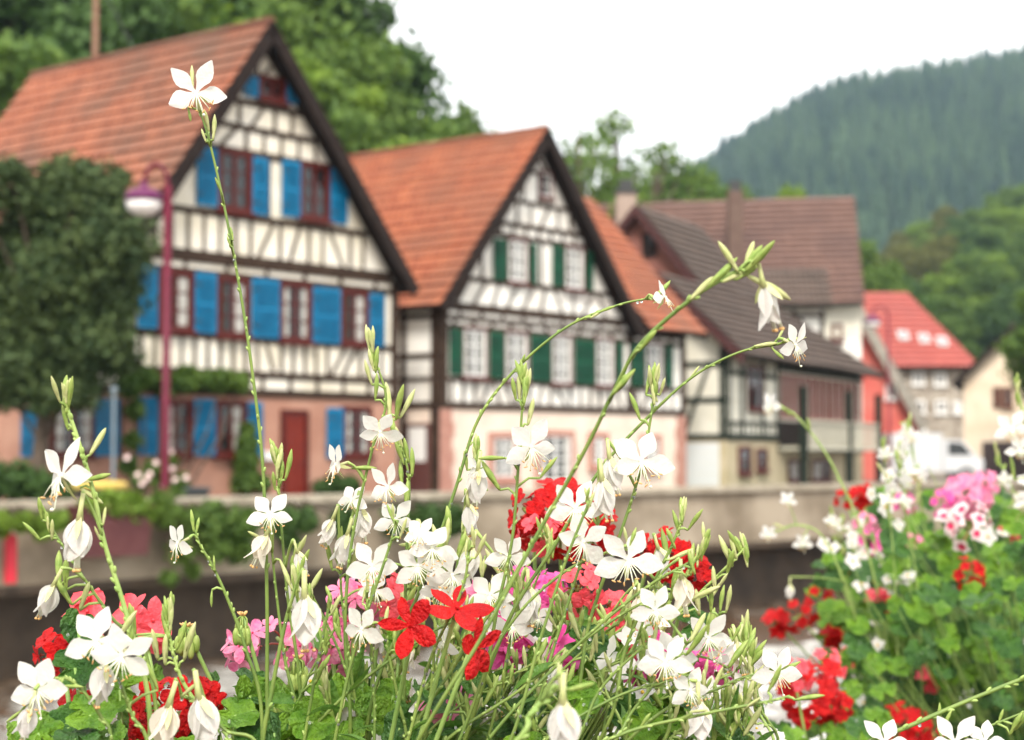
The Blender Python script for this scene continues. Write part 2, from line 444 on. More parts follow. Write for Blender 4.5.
timber_band(T, F1, 6.16, 7.4, [-.55, .0, 2.35, 4.95], .10, rr, .6, lim=lim1)
timber_band(T, F1, 7.52, 7.93, fr(.2, 4.9, .5), .09, rr, .15, lim=lim1)
timber_band(T, F1, 8.03, 8.47, fr(.5, 4.4, .5), .09, rr, .3, lim=lim1)
for d in (-.3, 0, .3): beamseg(T, F1, (A1 + d * .2, 9.1), (A1 + d * 1.3, 9.8 - abs(d) * 1.4), .07, .026 + d * .002)
for s in (-1, 1):
    beamseg(T, F1, (A1 + (-3.2 if s < 0 else 4.1), 5.55), (A1 + s * .1, 9.85), .13, .031)
    for a in (-1.0, 6.0): pass
timber_band(T, S1, 2.9, 3.52, fr(-7.3, -.2, .42), .085, rr, .4)
timber_band(T, S1, 3.62, 4.8, fr(-7.2, -.4, 1.1), .11, rr, .3)
T.build('timber_frame', tim, H1)
for q in ((242, 256, 77, 97), (284, 295, 83, 104)): sh_px(H1, F1, *q, blue, 1)
win_px(H1, F1, 257, 284, 77, 102, oxred, lights=2, bars=2)
for q in ((195, 215, 148, 206), (251, 266, 158, 215), (280, 298, 161, 217), (329, 345, 170, 224)): sh_px(H1, F1, *q, blue)
win_px(H1, F1, 216, 250, 150, 213, oxred, lights=2, bars=3)
win_px(H1, F1, 298, 328, 163, 221, oxred, lights=2, bars=3)
for q in ((136, 155, 266, 328), (193, 214, 273, 333), (250, 277, 279, 338), (311, 338, 288, 343), (367, 382, 294, 346)): sh_px(H1, F1, *q, blue)
for i, q in enumerate(((157, 192, 270, 332), (215, 248, 277, 338), (278, 310, 282, 343), (339, 367, 290, 346))): win_px(H1, F1, *q, oxred, lights=2, bars=3, curtain=(3, 3, 2, 3)[i])
for q in ((137, 155, 397, 455), (192, 213, 399, 456), (245, 260, 402, 456), (325, 341, 408, 458)): sh_px(H1, F1, *q, blue)
for i, q in enumerate(((156, 191, 399, 457), (214, 245, 400, 457), (341, 370, 406, 458))): win_px(H1, F1, *q, oxred, lights=2, bars=3, curtain=(1, 3, 2)[i])
# flank, seen between the bush and the lamp post
for q in ((24, 50, 408, 457), (99, 122, 399, 456)): sh_px(H1, S1, *q, blue)
win_px(H1, S1, 53, 97, 403, 457, oxred, lights=2, bars=3, curtain=2)
win_px(H1, S1, 60, 95, 290, 335, oxred, lights=2, bars=3, curtain=2)
# door
u0, _ = F1.hit(280, 440); u1, _ = F1.hit(307, 440)
d = MB()
for a, bb, c, e in ((u0, u0 + .1, 0, 2.12), (u1 - .1, u1, 0, 2.12), (u0 + .1, u1 - .1, 2.02, 2.12)): fbox(d, F1, a, bb, -.07, .02, c, e, 0)
fbox(d, F1, u0 + .1, u1 - .1, -.03, .0, .04, 2.02, 1)
for a, c, e in ((.18, .15, .9), (.18, 1.0, 1.9)):
    fbox(d, F1, u0 + a, u0 + (u1 - u0) / 2 - .04, -.042, -.031, c, e, 1); fbox(d, F1, u0 + (u1 - u0) / 2 + .04, u1 - a, -.042, -.031, c, e, 1)
dr = d.build('door', [oxred, doorred], H1)
k = MB(); k.tube([F1.p(u1 - .2, -.03, 1.0), F1.p(u1 - .2, -.1, 1.0), F1.p(u1 - .32, -.1, 1.0)], .014, 6); k.build('handle', iron, dr)
k = MB(); fbox(k, F1, u0 - .1, u1 + .1, -.35, -.004, -.3, .04); k.build('doorstep', rosestone, H1)
k = MB(); fbox(k, F1, u0 - .55, u0 - .25, -.16, -.02, 1.05, 1.22); k.build('letter_box', whitep, H1)
k = MB(); k.box8([F1.p(A1 + 1.3 + x * .25, 4 + y * .25, z) for z in (7.2, 10.5) for x, y in ((-1, -1), (1, -1), (1, 1), (-1, 1))]); ch = k.build('chimney', chim, H1)
# antenna mast standing on the near slope, with its stay wire
k = MB(); mp = F1.p(A1 - .12, 5.8, Z1 - .3)
mp = P(95, 78, (F1.p(A1 - .5, 6.6, 0)).y)
k.tube([mp, mp + Vector((0, 0, 3.6))], [.075, .06], 8); k.ball(mp + Vector((0, 0, 2.6)), .10); k.ball(mp + Vector((0, 0, 1.7)), .08)
k.tube([mp + Vector((-.5, 0, 3.0)), mp + Vector((.5, 0, 3.0))], .02, 6); k.tube([mp + Vector((-.35, 0, 3.3)), mp + Vector((.35, 0, 3.3))], .02, 6)
an = k.build('antenna_mast', mat('mast_rust', (.20, .10, .06), .7, (.26, .15, .10), 5), H1)
k = MB(); k.tube([mp + Vector((0, 0, 2.4)), F1.p(A1 - .1, 4.0, Z1 + .1)], .012, 5); k.tube([mp + Vector((0, 0, -.25)), mp + Vector((0, 0, .12))], .16, 8)
k.build('stay_wire', iron, an)
k = MB(); q = P(140, 95, 38.3); k.tube([q + Vector((0, 0, -.6)), q + Vector((0, 0, .0))], .10, 8); k.build('vent_pipe', mat('zinc', (.42, .42, .42), .5), H1)
# gutter on the near eave
k = MB(); k.tube([F1.p(A1 - 3.72, -.3, Z1 - 5.08), F1.p(A1 - 3.72, 7.8, Z1 - 5.08)], .075, 8); k.build('gutter', mat('zinc', (.42, .42, .42)), H1)

# ================================================================== HOUSE 2 (green shutters)
g2 = F1.p(12.5, 4, 0)
H2 = thing('half_timbered_house', 'middle half-timbered house with green shutters, white window frames and bright orange roof', 'house', g2, 'old gabled houses along the river')
A2, Z2 = 11.4, 9.3
def lim2(z):
    if z < 4.7: return (7.8, 18.1)
    h = max(0, (Z2 - .12 - z) / 1.175); return (A2 - h, A2 + h)
b = MB(); gable_body(b, F1, 7.8, 15.35, 0, 9.2, (Z2 - .14 - 1.175 * 3.6, Z2 - .14 - 1.175 * 3.95), Z2 - .14, A2, z0=2.285); b.build('wall', white_pl, H2)
b = MB(); fbox(b, F1, 15.35, 18.1, .002, 7.2, 2.285, 4.6); b.build('wing_wall', white_pl, H2)
b = MB(); fbox(b, F1, 7.8, 18.1, .006, 7.2, -.3, 2.28); b.build('ground_floor_wall', palepink, H2)
gable_roof(H2, F1, A2, Z2, 4.02, Z2 - 4.70, 4.2, Z2 - 4.94, -.4, 9.6, 18, t2, .3)
rb = MB()
slope(rb, F1.p(15.7, -.5, 4.5), F1.p(18.4, -.5, 4.5), F1.p(18.4, .05, 5.08), F1.p(15.7, .05, 5.08), 2)
slope(rb, F1.p(12.4, .05, 5.08), F1.p(18.4, .05, 5.08), F1.p(18.4, 3.5, 8.7), F1.p(12.4, 3.5, 8.7), 15)
slope(rb, F1.p(18.4, 7.5, 4.5), F1.p(12.4, 7.5, 4.5), F1.p(12.4, 3.5, 8.7), F1.p(18.4, 3.5, 8.7), 18)
wr = rb.build('wing_roof', [t2, wood], H2)
k = MB()
for (va, za, vb, zb) in ((-.5, 4.5, 3.5, 8.68), (7.5, 4.5, 3.5, 8.68)):
    k.box8([F1.p(18.42, va, za - .2), F1.p(18.46, va, za - .2), F1.p(18.46, vb, zb - .2), F1.p(18.42, vb, zb - .2), F1.p(18.42, va, za), F1.p(18.46, va, za), F1.p(18.46, vb, zb), F1.p(18.42, vb, zb)])
k.build('barge_board', tim2, wr)
k = MB(); k.add([F1.p(18.098, 0.1, 4.6), F1.p(18.098, 7.1, 4.6), F1.p(18.098, 3.5, 8.3)], [(0, 1, 2), (2, 1, 0)]); k.build('wing_gable', white_pl, H2)
T = MB(); rr = random.Random(5); S2 = Side(F1, 7.8)
for z, w in ((2.33, .16), (2.95, .10), (4.2, .12), (4.42, .12), (4.68, .2), (5.38, .12), (6.55, .12), (6.85, .12), (7.45, .10), (8.25, .09)):
    l, r = lim2(z + .1)
    beamseg(T, F1, (l, z), (r, z), w, .036)
    if z < 4.6: beamseg(T, S2, (-9.2, z) if z != 4.2 else (-9.2, 3.5), (0, z) if z != 4.2 else (0, 3.5), w, .036)
for u in (7.92, 17.98, 15.5): beamseg(T, F1, (u, 2.4), (u, 4.6), .22, .042)
beamseg(T, S2, (-.13, 0), (-.13, 4.6), .26, .043); beamseg(T, S2, (-1.15, 0), (-1.15, 4.6), .16, .04); beamseg(T, S2, (-2.4, 0), (-2.4, 4.6), .16, .04)
timber_band(T, F1, 2.42, 2.9, fr(8.2, 17.8, .42), .085, rr, .25)
timber_band(T, F1, 3.0, 4.15, [9.75, 11.7, 13.4, 15.1, 16.9], .1, rr, 0)
timber_band(T, F1, 4.26, 4.37, fr(8.3, 17.8, .7), .1, rr, 0)
timber_band(T, F1, 4.49, 4.62, fr(8.5, 17.8, .8), .1, rr, 0)
timber_band(T, F1, 4.78, 5.33, fr(8.6, 15.6, .62), .09, rr, .6, lim=lim2)
timber_band(T, F1, 5.44, 6.5, [9.3, 10.9, 11.6, 12.2, 14.6], .09, rr, .3, lim=lim2)
timber_band(T, F1, 6.6, 6.8, fr(10, 14, .5), .08, rr, 0, lim=lim2)
timber_band(T, F1, 6.9, 7.4, fr(10.1, 14, .55), .09, rr, .3, lim=lim2)
timber_band(T, F1, 7.5, 8.2, [10.9, 11.5, 12.4, 12.9], .08, rr, .3, lim=lim2)
for s in (-1, 1): beamseg(T, F1, (A2 + s * 3.5, 5.0), (A2 + s * .1, 9.0), .13, .031)
for s in (-1, 1): beamseg(T, F1, (A2 + s * .45, 8.3), (A2, 8.75), .08, .027 + s * .001)
T.build('timber_frame', tim, H2)
for q in ((492, 505, 239, 280), (527, 535, 244, 284), (551, 562, 246, 286), (583, 591, 252, 290)): sh_px(H2, F1, *q, green)
win_px(H2, F1, 505, 527, 238, 284, oxred, inner=whitep, lights=2, bars=3, curtain=2, fw=.07)
win_px(H2, F1, 562, 583, 246, 291, oxred, inner=whitep, lights=2, bars=3, curtain=2, fw=.07)
win_px(H2, F1, 538, 551, 171, 199, oxred, inner=whitep, lights=1, bars=2, fw=.07)
for q in ((448, 460, 329, 375), (488, 502, 332, 378), (529, 549, 336, 381), (573, 593, 340, 384), (613, 621, 343, 385), (630, 643, 344, 386), (663, 671, 346, 387)): sh_px(H2, F1, *q, green)
for q in ((460, 486, 327, 379), (502, 527, 331, 382), (549, 571, 334, 385), (593, 613, 338, 387), (643, 662, 342, 389)): win_px(H2, F1, *q, oxred, inner=whitep, lights=2, bars=3, curtain=2, fw=.07)
for i, q in enumerate(((488, 517, 432, 483), (535, 573, 430, 487), (588, 607, 432, 470), (640, 660, 434, 470))):
    win_px(H2, F1, *q, rosestone, inner=whitep, lights=2, bars=4, curtain=2, fw=.16)
k = MB()
for i in range(7):
    for u, w in ((7.8, .42 + .08 * (i % 2)), (18.1, -.42 - .08 * (i % 2))): fbox(k, F1, min(u - .012, u + w) if w > 0 else u + w, u + w if w > 0 else u + .012, -.02, .3, .32 * i, .32 * i + .315)
k.build('corner_stones', rosestone, H2)
k = MB(); fbox(k, F1, 7.79, 18.11, -.025, .2, -.3, .02); k.build('plinth', rosestone, H2)
# side door by the alley
d = MB()
va, _ = F1.hitside(436, 460, 7.8)
for a, bb, c, e, m_ in ((-1.05, -.3, .0, 1.9, 0), (-.95, -.4, 1.0, 1.8, 1)):
    fbox(d, S2, a, bb, -.05 - .01 * m_, .02, c, e, m_)
d.build('side_door', [mat('door_brown', (.10, .035, .03), .6), whitep], H2)

# ================================================================== HOUSE 3 (grey roof, row of windows)
F3 = Fr((6.23, 50.7), (.45, .893))
H3 = thing('half_timbered_house', 'long half-timbered house with grey tiled roof, row of dark red windows and slatted balcony', 'house', F3.p(7, 3, 0), 'old gabled houses along the river')
b = MB(); fbox(b, F3, 0, 3.39, 0, 4.0, 1.6, 4.55, 0); fbox(b, F3, 3.4, 8.6, 0, 8.2, 1.6, 4.5, 0); fbox(b, F3, 8.601, 14.5, 0, .6, 1.6, 4.5, 0)
b.build('wall', grey_pl, H3)
b = MB(); fbox(b, F3, .01, 3.40, .01, 3.99, -.3, 1.596); fbox(b, F3, 3.405, 8.59, .01, 8.19, -.3, 1.596); fbox(b, F3, 8.595, 14.49, .01, .59, -.3, 1.596); b.build('ground_floor_wall', beige, H3)
b = MB()
for u in (3.4, 8.3):
    q = [F3.p(u, .1, 4.25), F3.p(u, 8.1, 4.25), F3.p(u, 8.1, 4.5), F3.p(u, 4.1, 8.85), F3.p(u, 2, 6.3), F3.p(u, .1, 4.4)]
    q2 = [p_ + F3.u * .15 for p_ in q]
    b = MB(); b.add(q + q2, [(5, 4, 3, 2, 1, 0), (6, 7, 8, 9, 10, 11)] + [(i_, (i_ + 1) % 6, (i_ + 1) % 6 + 6, i_ + 6) for i_ in range(6)]); b.build('shingled_gable', shingle, H3)
b = MB(); sl = 1.44
q = [F3.p(0, 0, 4.555), F3.p(0, 4.0, 4.3), F3.p(0, 2.3, 6.1), F3.p(0, 1.9, 6.1)]
b.add(q + [p_ + F3.u * .12 for p_ in q], [(3, 2, 1, 0), (4, 5, 6, 7), (0, 1, 5, 4), (1, 2, 6, 5), (2, 3, 7, 6), (3, 0, 4, 7)])
b.build('side_gable_wall', grey_pl, H3)
rb = MB()
slope(rb, F3.p(-.45, -.7, 4.0), F3.p(14.9, -.7, 4.0), F3.p(9.4, 2.0, 6.5), F3.p(-.45, 2.0, 6.5), 11, step=.08)
slope(rb, F3.p(3.0, 2.0, 6.5), F3.p(9.4, 2.0, 6.5), F3.p(8.6, 4.1, 9.05), F3.p(3.0, 4.1, 9.05), 10, step=.08)
slope(rb, F3.p(9.4, 8.9, 3.7), F3.p(3.0, 8.9, 3.7), F3.p(3.0, 4.1, 9.05), F3.p(8.6, 4.1, 9.05), 20)
slope(rb, F3.p(3.39, 4.6, 3.8), F3.p(-.45, 4.6, 3.8), F3.p(-.45, 2.0, 6.5), F3.p(3.39, 2.0, 6.5), 10)
r3 = rb.build('roof', [t3, wood], H3)
k = MB()
for (uu, va, za, vb, zb) in ((-.49, -.7, 4.0, 2.0, 6.5), (-.49, 4.6, 3.8, 2.0, 6.5), (2.96, 2.0, 6.5, 4.1, 9.05), (2.96, 8.9, 3.7, 4.1, 9.05), (8.62, 8.9, 3.7, 4.1, 9.0)):
    k = MB(); k.box8([F3.p(uu - .04, va, za - .3), F3.p(uu + .035, va, za - .3), F3.p(uu + .035, vb, zb - .3), F3.p(uu - .04, vb, zb - .3), F3.p(uu - .04, va, za + .05), F3.p(uu + .035, va, za + .05), F3.p(uu + .035, vb, zb + .05), F3.p(uu - .04, vb, zb + .05)]); k.build('barge_board', mat('board_maroon', (.05, .012, .011), .6), r3)
k = MB()
S3 = Side(F3, 3.4)
win_px(H3, S3, 643, 657, 233, 257, tim2, lights=1, bars=1, sill=False)
T = MB(); rr = random.Random(8); S30 = Side(F3, 0)
for z in (1.68, 2.75, 3.8): beamseg(T, S30, (-4, z), (0, z), .16, .036)
beamseg(T, S30, (-3.1, 4.9), (-.9, 4.9), .13, .036)
for a in (-.12, -1.6, -3.2): beamseg(T, S30, (a, 1.7), (a, 4.3), .2, .041)
beamseg(T, S30, (-1.3, 1.8), (-.5, 3.9), .12, .03); beamseg(T, S30, (-2.9, 1.8), (-2.1, 3.9), .12, .03); beamseg(T, S30, (-2.2, 4.1), (-1.1, 5.6), .12, .03)
T.build('side_timber_frame', timg, H3)
T = MB()
for z, w in ((1.68, .2), (2.1, .1), (3.55, .14), (4.1, .14)): beamseg(T, F3, (0, z), (4.7, z), w, .036)
beamseg(T, F3, (4.7, 3.9), (14.5, 3.9), .2, .036); beamseg(T, F3, (4.7, 1.35), (14.5, 1.35), .22, .036)
for u in (.12, 1.3, 3.2, 4.6, 13.45): beamseg(T, F3, (u, 1.6), (u, 4.3), .2, .042)
timber_band(T, F3, 1.75, 2.05, fr(.5, 4.4, .45), .08, rr, 0); timber_band(T, F3, 3.56, 3.9, fr(.5, 4.4, .6), .08, rr, 0)
for u in (4.55, 9.6, 13.4): fbox(T, F3, u, u + .22, -.95, -.73, -.3, 3.3)
T.build('timber_frame', timg, H3)
win_px(H3, F3, 747, 762, 366, 411, oxred, lights=2, bars=2)
winred = mat('window_red', (.15, .016, .012), .55, (.20, .028, .02), 8, spec=.2)
k = MB(); fbox(k, F3, 4.75, 13.4, -.02, -.001, 1.42, 2.22); k.build('painted_balcony_shade', tim2, H3)  # dark panel painted in for the shade behind the balcony slats
for i in range(12):
    u = 4.95 + i * .77
    window(H3, F3, u, u + .56, 2.30, 3.72, winred, lights=2, bars=2, sill=False, pd=.045)
k = MB()
for i in range(13):
    u = 4.73 + i * .77; fbox(k, F3, u, u + .10, -.050, -.003, 2.24, 3.79)
k.build('window_posts', cream, H3)
k = MB()
for i in range(23):
    u = 4.85 + i * .38; fbox(k, F3, u, u + .21, -.86, -.83, 1.42, 2.18)
fbox(k, F3, 4.75, 13.6, -.9, -.82, 2.181, 2.26); fbox(k, F3, 4.75, 13.6, -.9, -.0, 1.30, 1.415)
k.build('balcony', mat('balcony_cream', (.42, .40, .32), .8, (.50, .47, .38), 3), H3)
for q in ((738, 750, 446, 475), (756, 766, 448, 472)): win_px(H3, F3, *q, oxred, lights=1, bars=2)
for q in ((788, 806, 459, 482), (811, 830, 459, 482)): win_px(H3, F3, *q, oxred, lights=2, bars=2, curtain=1)
d = MB()
fbox(d, S30, -3.4, -.25, -.04, .02, 0, 1.5, 0)
for i in range(1, 5): fbox(d, S30, -3.38, -.27, -.045, -.041, .3 * i, .3 * i + .02, 1)
d.build('garage_door', [mat('garage_white', (.62, .64, .65), .5), grey_pl], H3)

# ================================================================== HOUSE 4 (big dusky roof behind)
F4 = Fr((2.6 + .0, 71.9), (1, -.10))
H4 = thing('large_house', 'large house behind, with a broad dusky red tiled roof and two chimneys', 'house', F4.p(5, 3, 0))
b = MB(); fbox(b, F4, -1.5, 11.6, 0, 9, -.3, 7.3); b.build('wall', white_pl, H4)
b = MB(); q = [F4.p(11.5, 0, 7.3), F4.p(11.5, 9, 7.3), F4.p(11.5, 4.5, 12)]; b.add(q + [p_ + F4.u * .1 for p_ in q], [(0, 1, 2), (5, 4, 3), (0, 3, 4, 1), (1, 4, 5, 2), (2, 5, 3, 0)]); b.build('side_gable', white_pl, H4)
rb = MB()
slope(rb, F4.p(-2, -.7, 6.9), F4.p(11.7, -.7, 7.25), F4.p(11.8, 4.5, 12.3), F4.p(-2, 4.5, 12.1), 18, step=.09)
slope(rb, F4.p(11.7, 9.7, 7.0), F4.p(-2, 9.7, 7.0), F4.p(-2, 4.5, 12.1), F4.p(11.8, 4.5, 12.3), 16, step=.06)
r4 = rb.build('roof', [t4, wood], H4)
c1 = P(626, 200, 74.0); k = MB()
k.box(c1.x - .42, c1.x + .42, c1.y - .4, c1.y + .4, 9.2, c1.z + .25, 0); k.box(c1.x - .5, c1.x + .5, c1.y - .48, c1.y + .48, c1.z + .252, c1.z + .42, 1)
k.box(c1.x - .3, c1.x + .3, c1.y - .3, c1.y + .3, c1.z + .422, c1.z + .85, 1); k.build('chimney', [chim, iron], r4)
c2 = P(735, 205, 72.6); k = MB()
k.box(c2.x - .3, c2.x + .3, c2.y - .3, c2.y + .3, 8.2, c2.z + .55, 0); k.box(c2.x - .24, c2.x + .24, c2.y - .24, c2.y + .24, c2.z + .552, c2.z + 1.0, 1); k.build('chimney', [sooty, iron], r4)
# the lower wing in front
b = MB(); fbox(b, F4, 5.0, 9.75, -5.2, -.01, -.3, 6.9); b.build('wing_wall', white_pl, H4)
rb = MB()
slope(rb, F4.p(4.7, -5.9, 6.75), F4.p(10.0, -5.9, 6.75), F4.p(10.0, -3.2, 8.35), F4.p(4.7, -3.2, 8.35), 6)
slope(rb, F4.p(10.0, -.5, 6.75), F4.p(4.7, -.5, 6.75), F4.p(4.7, -3.2, 8.35), F4.p(10.0, -3.2, 8.35), 6)
rw = rb.build('wing_roof', [t3, wood], H4)
k = MB(); k.add([F4.p(9.8, -5.3, 6.7), F4.p(9.8, -1, 6.7), F4.p(9.8, -3.2, 8.2)], [(0, 1, 2), (2, 1, 0)]); k.build('wing_gable', sooty, H4)
class Off(Fr): pass
F4w = Fr(F4.p(0, -5.2, 0)[:2], (1, -.10))
T = MB()
for z in (6.4, 5.0, 3.7): beamseg(T, F4w, (5.0, z), (9.75, z), .14, .036)
for u in (5.1, 7.0, 8.6, 9.65): beamseg(T, F4w, (u, 3), (u, 6.6), .16, .041)
beamseg(T, F4w, (7.1, 5.1), (8.1, 6.3), .12, .03); beamseg(T, F4w, (9.6, 5.1), (8.8, 6.3), .12, .03)
T.build('timber_frame', tim, H4)
win_px(H4, F4, 831, 843, 324, 342, oxred, lights=1, bars=1)
k = MB(); fbox(k, F4, 9.9, 11.62, -.03, -.002, 5.9, 7.2); k.build('upper_band', grey_pl, H4)

# ================================================================== far houses on the right
F5 = Fr((13.35, 78), (1, .02))
H5 = thing('red_house', 'bright red rendered gabled house beyond the grey roof, hung with a grey verge', 'house', F5.p(2.5, 4, 0))
b = MB(); gable_body(b, F5, -1.6, 4.75, 0, 9, 2.6, 8.6, 1.6); b.build('wall', redwall, H5)
gable_roof(H5, F5, 1.6, 8.7, 3.6, 2.6, 3.45, 2.4, -.6, 9.3, 16, t3, .45, mat('verge_grey', (.22, .20, .17), .9, (.30, .27, .23), 4))
for u, z in ((3.3, 3.6), (3.9, 1.5)): window(H5, F5, u, u + .5, z, z + .7, whitep, lights=1, bars=1)
F6 = Fr((18.2, 92), (1, .04))
H6 = thing('stone_house', 'grey stone house with red hipped roof and three skylights', 'house', F6.p(3, 4, 0))
b = MB(); fbox(b, F6, -3, 5.75, 0, 8, -.3, 5.9); b.build('wall', stonew, H6)
rb = MB()
slope(rb, F6.p(-3.5, -.6, 5.75), F6.p(6.35, -.6, 5.75), F6.p(3.7, 4, 10.1), F6.p(-3.5, 4, 10.1), 14, step=.06)
slope(rb, F6.p(6.35, -.6, 5.75), F6.p(6.35, 8.6, 5.75), F6.p(3.7, 4.01, 10.1), F6.p(3.7, 4, 10.1), 14, step=.06)
slope(rb, F6.p(6.35, 8.6, 5.75), F6.p(-3.5, 8.6, 5.75), F6.p(-3.5, 4, 10.1), F6.p(3.7, 4, 10.1), 14, step=.06)
r6 = rb.build('roof', [t5, wood], H6)
e0, e1 = F6.p(0, -.6, 5.75), F6.p(0, 4, 10.1); sn = (F6.u).cross(e1 - e0).normalized(); sn = sn if sn.z > 0 else -sn
for px_, py_ in ((903, 336), (924, 339), (942, 342)):
    d_ = ray(px_, py_); q0 = e0 + sn * .07; t_ = (q0 - EYE).dot(sn) / d_.dot(sn); c = EYE + d_ * t_; ud = F6.u * .27; vd = (e1 - e0).normalized() * .36
    k = MB(); bt = [c - ud - vd, c + ud - vd, c + ud + vd, c - ud + vd]; k.box8(bt + [x + sn * .08 for x in bt], 0)
    ii = [c + (x - c) * .8 + sn * .085 for x in bt]; k.add(ii, [(0, 1, 2, 3)], 1)
    k.build('skylight', [whitep, mat('skylight_glass', (.20, .22, .24), .12, spec=.8)], r6)
for q in ((912, 924, 372, 385), (934, 946, 373, 386), (913, 925, 400, 414), (935, 947, 400, 414), (953, 961, 401, 414), (915, 926, 425, 437)): win_px(H6, F6, *q, whitep, lights=2, bars=2)
F7 = Fr((20.65, 80), (1, -.30))
H7 = thing('cream_house', 'cream gabled house with brown shuttered window and dark garage at the edge of the village', 'house', F7.p(2, 4, 0))
b = MB(); gable_body(b, F7, 0, 4.4, 0, 7, 4.6, 6.8, 2.2); b.build('wall', mat('plaster_cream_pink', (.66, .53, .39), .9, (.76, .63, .49), 1.5, .2), H7)
gable_roof(H7, F7, 2.2, 6.95, 2.7, 4.35, 2.7, 4.35, -.5, 7.3, 8, t3, .22)
win_px(H7, F7, 1003, 1013, 387, 408, mat('shutter_brown', (.13, .05, .03), .6), lights=1, bars=2)
sh_px(H7, F7, 993, 1002.5, 387, 408, mat('shutter_brown', (.13, .05, .03)))
d = MB(); fbox(d, F7, .8, 4.2, -.04, .02, 0, 1.75, 0)
for i in range(1, 6): fbox(d, F7, .82, 4.18, -.05, -.041, .28 * i, .28 * i + .03, 1)
d.build('garage_door', [mat('garage_dark', (.05, .03, .028), .6), iron], H7)
# ================================================================== ground, river, walls
WA = P(0, 505, 22); WA.z = 0; WB = P(820, 487, 35); WB.z = 0
WD = (WB - WA).normalized(); WN = Vector((-WD.y, WD.x, 0))       # WN points away from the camera (to the street)
FW = Fr((WA.x, WA.y), (WD.x, WD.y))
asphalt = mat('paving', (.10, .09, .08), .9, (.16, .145, .125), .8, .3, 8)
g = MB(); e0 = FW.p(-400, .3, 0); e1 = FW.p(1500, .3, 0); far = [FW.p(1500, 900, 0), FW.p(-400, 900, 0)]
n = 1; g.add([e0, e1, far[0], far[1]], [(0, 1, 2, 3)]); struct(g, 'ground', asphalt)
m = bpy.data.materials.new('river_water'); m.use_nodes = True; nt = m.node_tree; b_ = nt.nodes['Principled BSDF']
b_.inputs['Base Color'].default_value = (.085, .045, .025, 1); b_.inputs['Roughness'].default_value = .06; b_.inputs['IOR'].default_value = 1.33
tc = nt.nodes.new('ShaderNodeTexCoord'); mp_ = nt.nodes.new('ShaderNodeMapping'); mp_.inputs['Scale'].default_value = (1, 2.2, 1)
nz = nd(nt, 'ShaderNodeTexNoise', Scale=1.6, Detail=6.0); nz.inputs['Roughness'].default_value = .62
nt.links.new(tc.outputs['Object'], mp_.inputs[0]); nt.links.new(mp_.outputs[0], nz.inputs['Vector'])
bp_ = nt.nodes.new('ShaderNodeBump'); bp_.inputs['Strength'].default_value = .6; bp_.inputs['Distance'].default_value = .12
nt.links.new(nz.outputs['Fac'], bp_.inputs['Height']); nt.links.new(bp_.outputs[0], b_.inputs['Normal'])
riv = m
g = MB(); g.add([FW.p(-400, -60, -1.85), FW.p(1500, -60, -1.85), FW.p(1500, .9, -1.85), FW.p(-400, .9, -1.85)], [(0, 1, 2, 3)]); struct(g, 'water', riv)
# foam and stones of the shallow weir
W = thing('river_wall', 'long concrete river wall with stone coping below the houses', 'wall', FW.p(8, 0, 0))
k = MB(); fbox(k, FW, -14, 60, 0, .35, -.50, .46); k.build('parapet', concrete, W)
k = MB()
for i in range(50):
    fbox(k, FW, -14 + i * 1.48, -14 + i * 1.48 + 1.47, -.09, .44, .462, .56)
k.build('coping', coping, W)
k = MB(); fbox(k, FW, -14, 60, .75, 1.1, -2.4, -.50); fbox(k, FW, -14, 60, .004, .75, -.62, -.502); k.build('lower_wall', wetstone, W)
g = MB(); g.add([FW.p(-400, .3, .0), FW.p(900, .3, .0), FW.p(900, .3, -.4), FW.p(-400, .3, -.4)], [(0, 1, 2, 3)])
# ledge of stones at the foot of the wall
k = MB(); rr = random.Random(21)
for i in range(240):
    u = rr.uniform(-8, 45); k.ball(FW.p(u, rr.uniform(-.9, .8), -1.86), rr.uniform(.15, .4), rr.uniform(.15, .4), rr.uniform(.06, .18), n=7, m=4)
o = k.build('river_stones', wetstone); o['kind'] = 'stuff'; o['label'] = 'dark stones at the waterline below the river wall'
# weir: low pale shelf breaking the water
k = MB(); rr = random.Random(4)
F8 = Fr((-2.0, 19.0), (1, .12))
vs = []; nx, ny = 90, 26
for j in range(ny):
    for i in range(nx):
        vs.append(F8.p(-6 + 22 * i / (nx - 1), 9.6 * j / (ny - 1) - 1.6, -1.845 + .05 * math.sin(i * .9 + j * 1.3) * math.sin(j * .8 - i * .33) + rr.uniform(0, .035)))
k.add(vs, [(j * nx + i, j * nx + i + 1, (j + 1) * nx + i + 1, (j + 1) * nx + i) for j in range(ny - 1) for i in range(nx - 1)])
o = k.build('foaming_water', mat('foam_water', (.16, .145, .125), .22, (.60, .59, .56), 2.6, .8, 9, detail=9, lo=.44, hi=.60), smooth=True); o['kind'] = 'stuff'; o['label'] = 'pale broken water running over the shallow weir'
